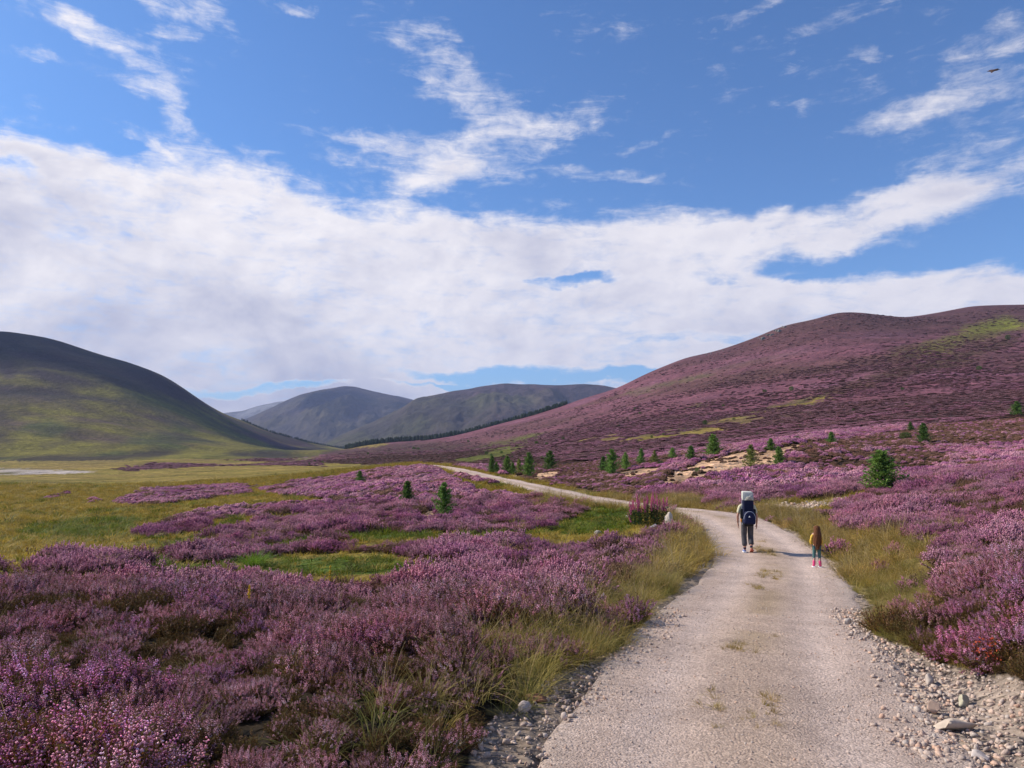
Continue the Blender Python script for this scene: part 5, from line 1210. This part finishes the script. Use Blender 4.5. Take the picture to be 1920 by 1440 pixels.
me = mesh_np('canopy', cv, np.array([(0, 3, 2, 1), (4, 5, 6, 7), (0, 1, 5, 4), (2, 3, 7, 6), (1, 2, 6, 5), (3, 0, 4, 7)]), m_canopy); cn = link('canopy', me, CC)
bv = cn.modifiers.new('bevel', 'BEVEL'); bv.width = .022; bv.segments = 3
me = mesh_np('rear_panel', [(-.13, -.375, 1.622), (.168, -.375, 1.622), (.130, -.366, 1.84), (-.13, -.37, 1.622), (.168, -.37, 1.622), (.130, -.361, 1.84)], [np.array([(0, 1, 2), (5, 4, 3)]), np.array([(0, 3, 4, 1), (1, 4, 5, 2), (2, 5, 3, 0)])], m_canopy2); link('rear_panel', me, CC)
th = np.linspace(0, math.pi, 14); tube('piping', [(.02 + .10 * math.cos(t), -.392, 1.625 + .11 * math.sin(t)) for t in th], .010, m_canopy, CC)
k = Sk(); a = k.p((-.185, -.12, .93), .030); k.chain(a, [((-.19, -.12, 1.03), .034), ((-.192, -.12, 1.08), .018)]); bt = skin_obj('bottle', k.V, k.E, k.R, m_orange, None); bt.location = (ax, ay, az_); bt.rotation_euler = (0, 0, P1.rotation_euler.z); tag(bt, 'small orange bottle tucked at the left hip of the child carrier', 'bottle')

# the girl
gx, gy = hitg(1533, 1071, 8); gzv = surf(gx, gy)[0] - .004
P2 = tag(empty('person', (gx, gy, gzv), -.25), 'small girl with long brown hair, yellow top and pink boots', 'person')
S = 1.09 / 1.80
m_yel = simple_mat('yellow_print', (.72, .46, .07), .8, .45, 30); m_teal = simple_mat('teal_leggings', (.075, .17, .165), .8, .15, 20); m_pink = simple_mat('pink_rubber', (.78, .07, .22), .35, .08, 15, 0, .5)
garm = {-1: ((-.17, .01, 1.36), (-.235, .03, 1.10), (-.20, .10, .90), (-.185, .12, .83)), 1: ((.17, .01, 1.36), (.215, .02, 1.09), (.20, .11, .90), (.19, .13, .84))}
gleg = {-1: ((-.09, 0, .86), (-.115, .06, .48), (-.135, -.02, .10), (-.150, .12, .04)), 1: ((.09, 0, .86), (.10, .04, .48), (.115, -.03, .09), (.13, .10, .04))}
body(S, garm, gleg, P2, m_skin2, 1.28)
def qs(v): return tuple(c * S for c in v)
k = Sk(); a = k.p(qs((0, 0, .86)), (.165 * S, .13 * S)); c = k.chain(a, [(qs((0, 0, 1.08)), (.15 * S, .12 * S)), (qs((0, .01, 1.26)), (.155 * S, .12 * S)), (qs((0, .02, 1.40)), (.12 * S, .09 * S))])
for sg in (-1, 1):
    sh, el, wr, _ = garm[sg]; k.chain(c, [(qs((sg * .11, .02, 1.40)), .07 * S), (qs(sh), .07 * S), (qs(el), .056 * S), (qs([el[i] * .4 + wr[i] * .6 for i in range(3)]), .046 * S)])
skin_obj('top', k.V, k.E, k.R, m_yel, P2)
k = Sk(); a = k.p(qs((0, 0, .90)), (.15 * S, .12 * S))
for sg in (-1, 1):
    hp, kn, an, to = gleg[sg]; k.chain(a, [(qs(hp), .098 * S), (qs([(hp[i] + kn[i]) / 2 for i in range(3)]), .084 * S), (qs(kn), .064 * S), (qs([kn[i] * .4 + an[i] * .6 for i in range(3)]), .058 * S)])
skin_obj('leggings', k.V, k.E, k.R, m_teal, P2)
for sg in (-1, 1):
    hp, kn, an, to = gleg[sg]; k = Sk(); a = k.p(qs([kn[i] * .62 + an[i] * .38 for i in range(3)]), .074 * S); k.chain(a, [(qs([kn[i] * .3 + an[i] * .7 for i in range(3)]), .066 * S), (qs((an[0], an[1], an[2] + .01)), .064 * S), (qs((to[0], to[1] - .04, .055)), .056 * S), (qs((to[0], to[1] + .05, .05)), .046 * S)])
    skin_obj('boot', k.V, k.E, k.R, m_pink, P2); rbox('sole', (.12 * S, .34 * S, .035 * S), qs(((an[0] + to[0]) / 2, (an[1] + to[1]) / 2 + .02, .018)), m_white, P2, .008)
# long hair: crown cap and a curtain falling to the waist
nh, nv = 36, 26; V = []; r = np.random.default_rng(5)
for j in range(nv):
    t = j / (nv - 1)
    z = 1.80 - 1.0 * t ** 1.15
    if t < .12: rx_, ry_ = .135 * math.sin(min(1, t / .12) * math.pi / 2 * .999) + .004, .150 * math.sin(min(1, t / .12) * math.pi / 2) + .004
    else: rx_, ry_ = .128 + .045 * sstep(.12, .62, t) - .055 * sstep(.72, 1, t), .150 - .02 * sstep(.12, .5, t)
    for i in range(nh):
        ph = 2 * math.pi * i / nh; wv = 1 + .07 * math.sin(ph * 9 + t * 9) * t + .04 * r.random()
        yy_ = ry_ * math.sin(ph) * wv; 
        if t > .12: yy_ = min(yy_, .02 + .0 * t)
        V.append((rx_ * math.cos(ph) * wv + .02 * t * math.sin(t * 5), yy_ - .075 * sstep(.1, .5, t) + .03, z + .02 * r.random() - (.06 * r.random() if j == nv - 1 else 0)))
V = np.array(V) * S; V[:, 0] += .02
Fq = np.array([(j * nh + i, j * nh + (i + 1) % nh, (j + 1) * nh + (i + 1) % nh, (j + 1) * nh + i) for j in range(nv - 1) for i in range(nh)])
link('hair', mesh_np('hair', V, Fq, m_hair, None, True), P2)

# ------------------------------------------------------------------ the bird against the upper right sky
a, e = pix(1863, 132); by = 46.0
m_bird = simple_mat('dark_plumage', (.06, .035, .03), .8, .3, 8)
mb = MB(); n = 13; sp_ = np.linspace(-1, 1, n); V = []
for s_ in sp_:
    ch = .16 * (1 - abs(s_) ** 1.7) + .03; yo = -.10 * abs(s_); zt = .07 * abs(s_) - .10 * s_ * s_; th_ = .016 * (1 - abs(s_)) + .006 + (.055 * math.exp(-(s_ / .16) ** 2))
    ln = ch + .26 * math.exp(-(s_ / .15) ** 2)
    for (cy_, cz_) in ((ln, 0), (ln * .35, th_), (-ln * .5, th_ * .6), (-ln, 0), (-ln * .5, -th_ * .6), (ln * .35, -th_)): V.append((s_ * .42, yo + cy_, zt + cz_))
Fq = [(j * 6 + i, j * 6 + (i + 1) % 6, (j + 1) * 6 + (i + 1) % 6, (j + 1) * 6 + i) for j in range(n - 1) for i in range(6)]
bo = link('bird', mesh_np('bird', np.array(V), np.array(Fq), m_bird, None, True), loc=(a * by, by, e * by), rot=(.35, -.55, .35)); tag(bo, 'small dark brown bird flying in the upper right of the sky', 'bird')

# ------------------------------------------------------------------ unseen clouds added to shade the left hill and mountain, above the air box
m_cloud = simple_mat('shade_cloud_white', (.85, .85, .87), .95, .05, .002)
def shade_cloud(cx_, cy_, cz_, blobs, seed):
    r = np.random.default_rng(seed); Vs = []; Fs = []; k_ = 0; base = rock_mesh('x', None, 3, 1, (2, 2, 2), 0, (.8, .8, .8), 0, .05)
    B0 = np.array([v.co[:] for v in base.vertices]); F0 = np.array([p.vertices[:] for p in base.polygons])
    for (bx_, by_, rx_, ry_) in blobs:
        V = B0 * (rx_, ry_, 60); V = V + unit(V) * (vnoise(V[:, 0] / 90 + seed, V[:, 1] / 90)[:, None] * 90); Vs.append(V + (bx_, by_, r.uniform(-20, 20))); Fs.append(F0 + k_); k_ += len(V)
    o = link('shade_cloud', mesh_np('shade_cloud', np.concatenate(Vs), np.concatenate(Fs), m_cloud, None, True), loc=(cx_, cy_, cz_)); tag(o, kind='structure')
rb = random.Random(4)
def shade_from(x, y, z, alt): t = (alt - z) / sv.z; return x + sv.x * t, y + sv.y * t, alt
cx_, cy_, cz_ = shade_from(-1020, 1560, 200, 7000)
shade_cloud(cx_, cy_, cz_, [(rb.uniform(-750, 720), rb.uniform(-170, 260), rb.uniform(60, 190), rb.uniform(35, 85)) for _ in range(46)] + [(-380, 130, 330, 110), (150, 60, 260, 90)], 3)  # split into many blobs so the thrown shade comes out mottled
cx_, cy_, cz_ = shade_from(-1420, 6000, 230, 7000)
shade_cloud(cx_, cy_, cz_, [(0, 0, 240, 420), (240, 150, 200, 260)], 5)
cx_, cy_, cz_ = shade_from(-760, 6000, 260, 5200)
shade_cloud(cx_, cy_, cz_, [(0, 0, 170, 300), (130, 120, 120, 220)], 6)
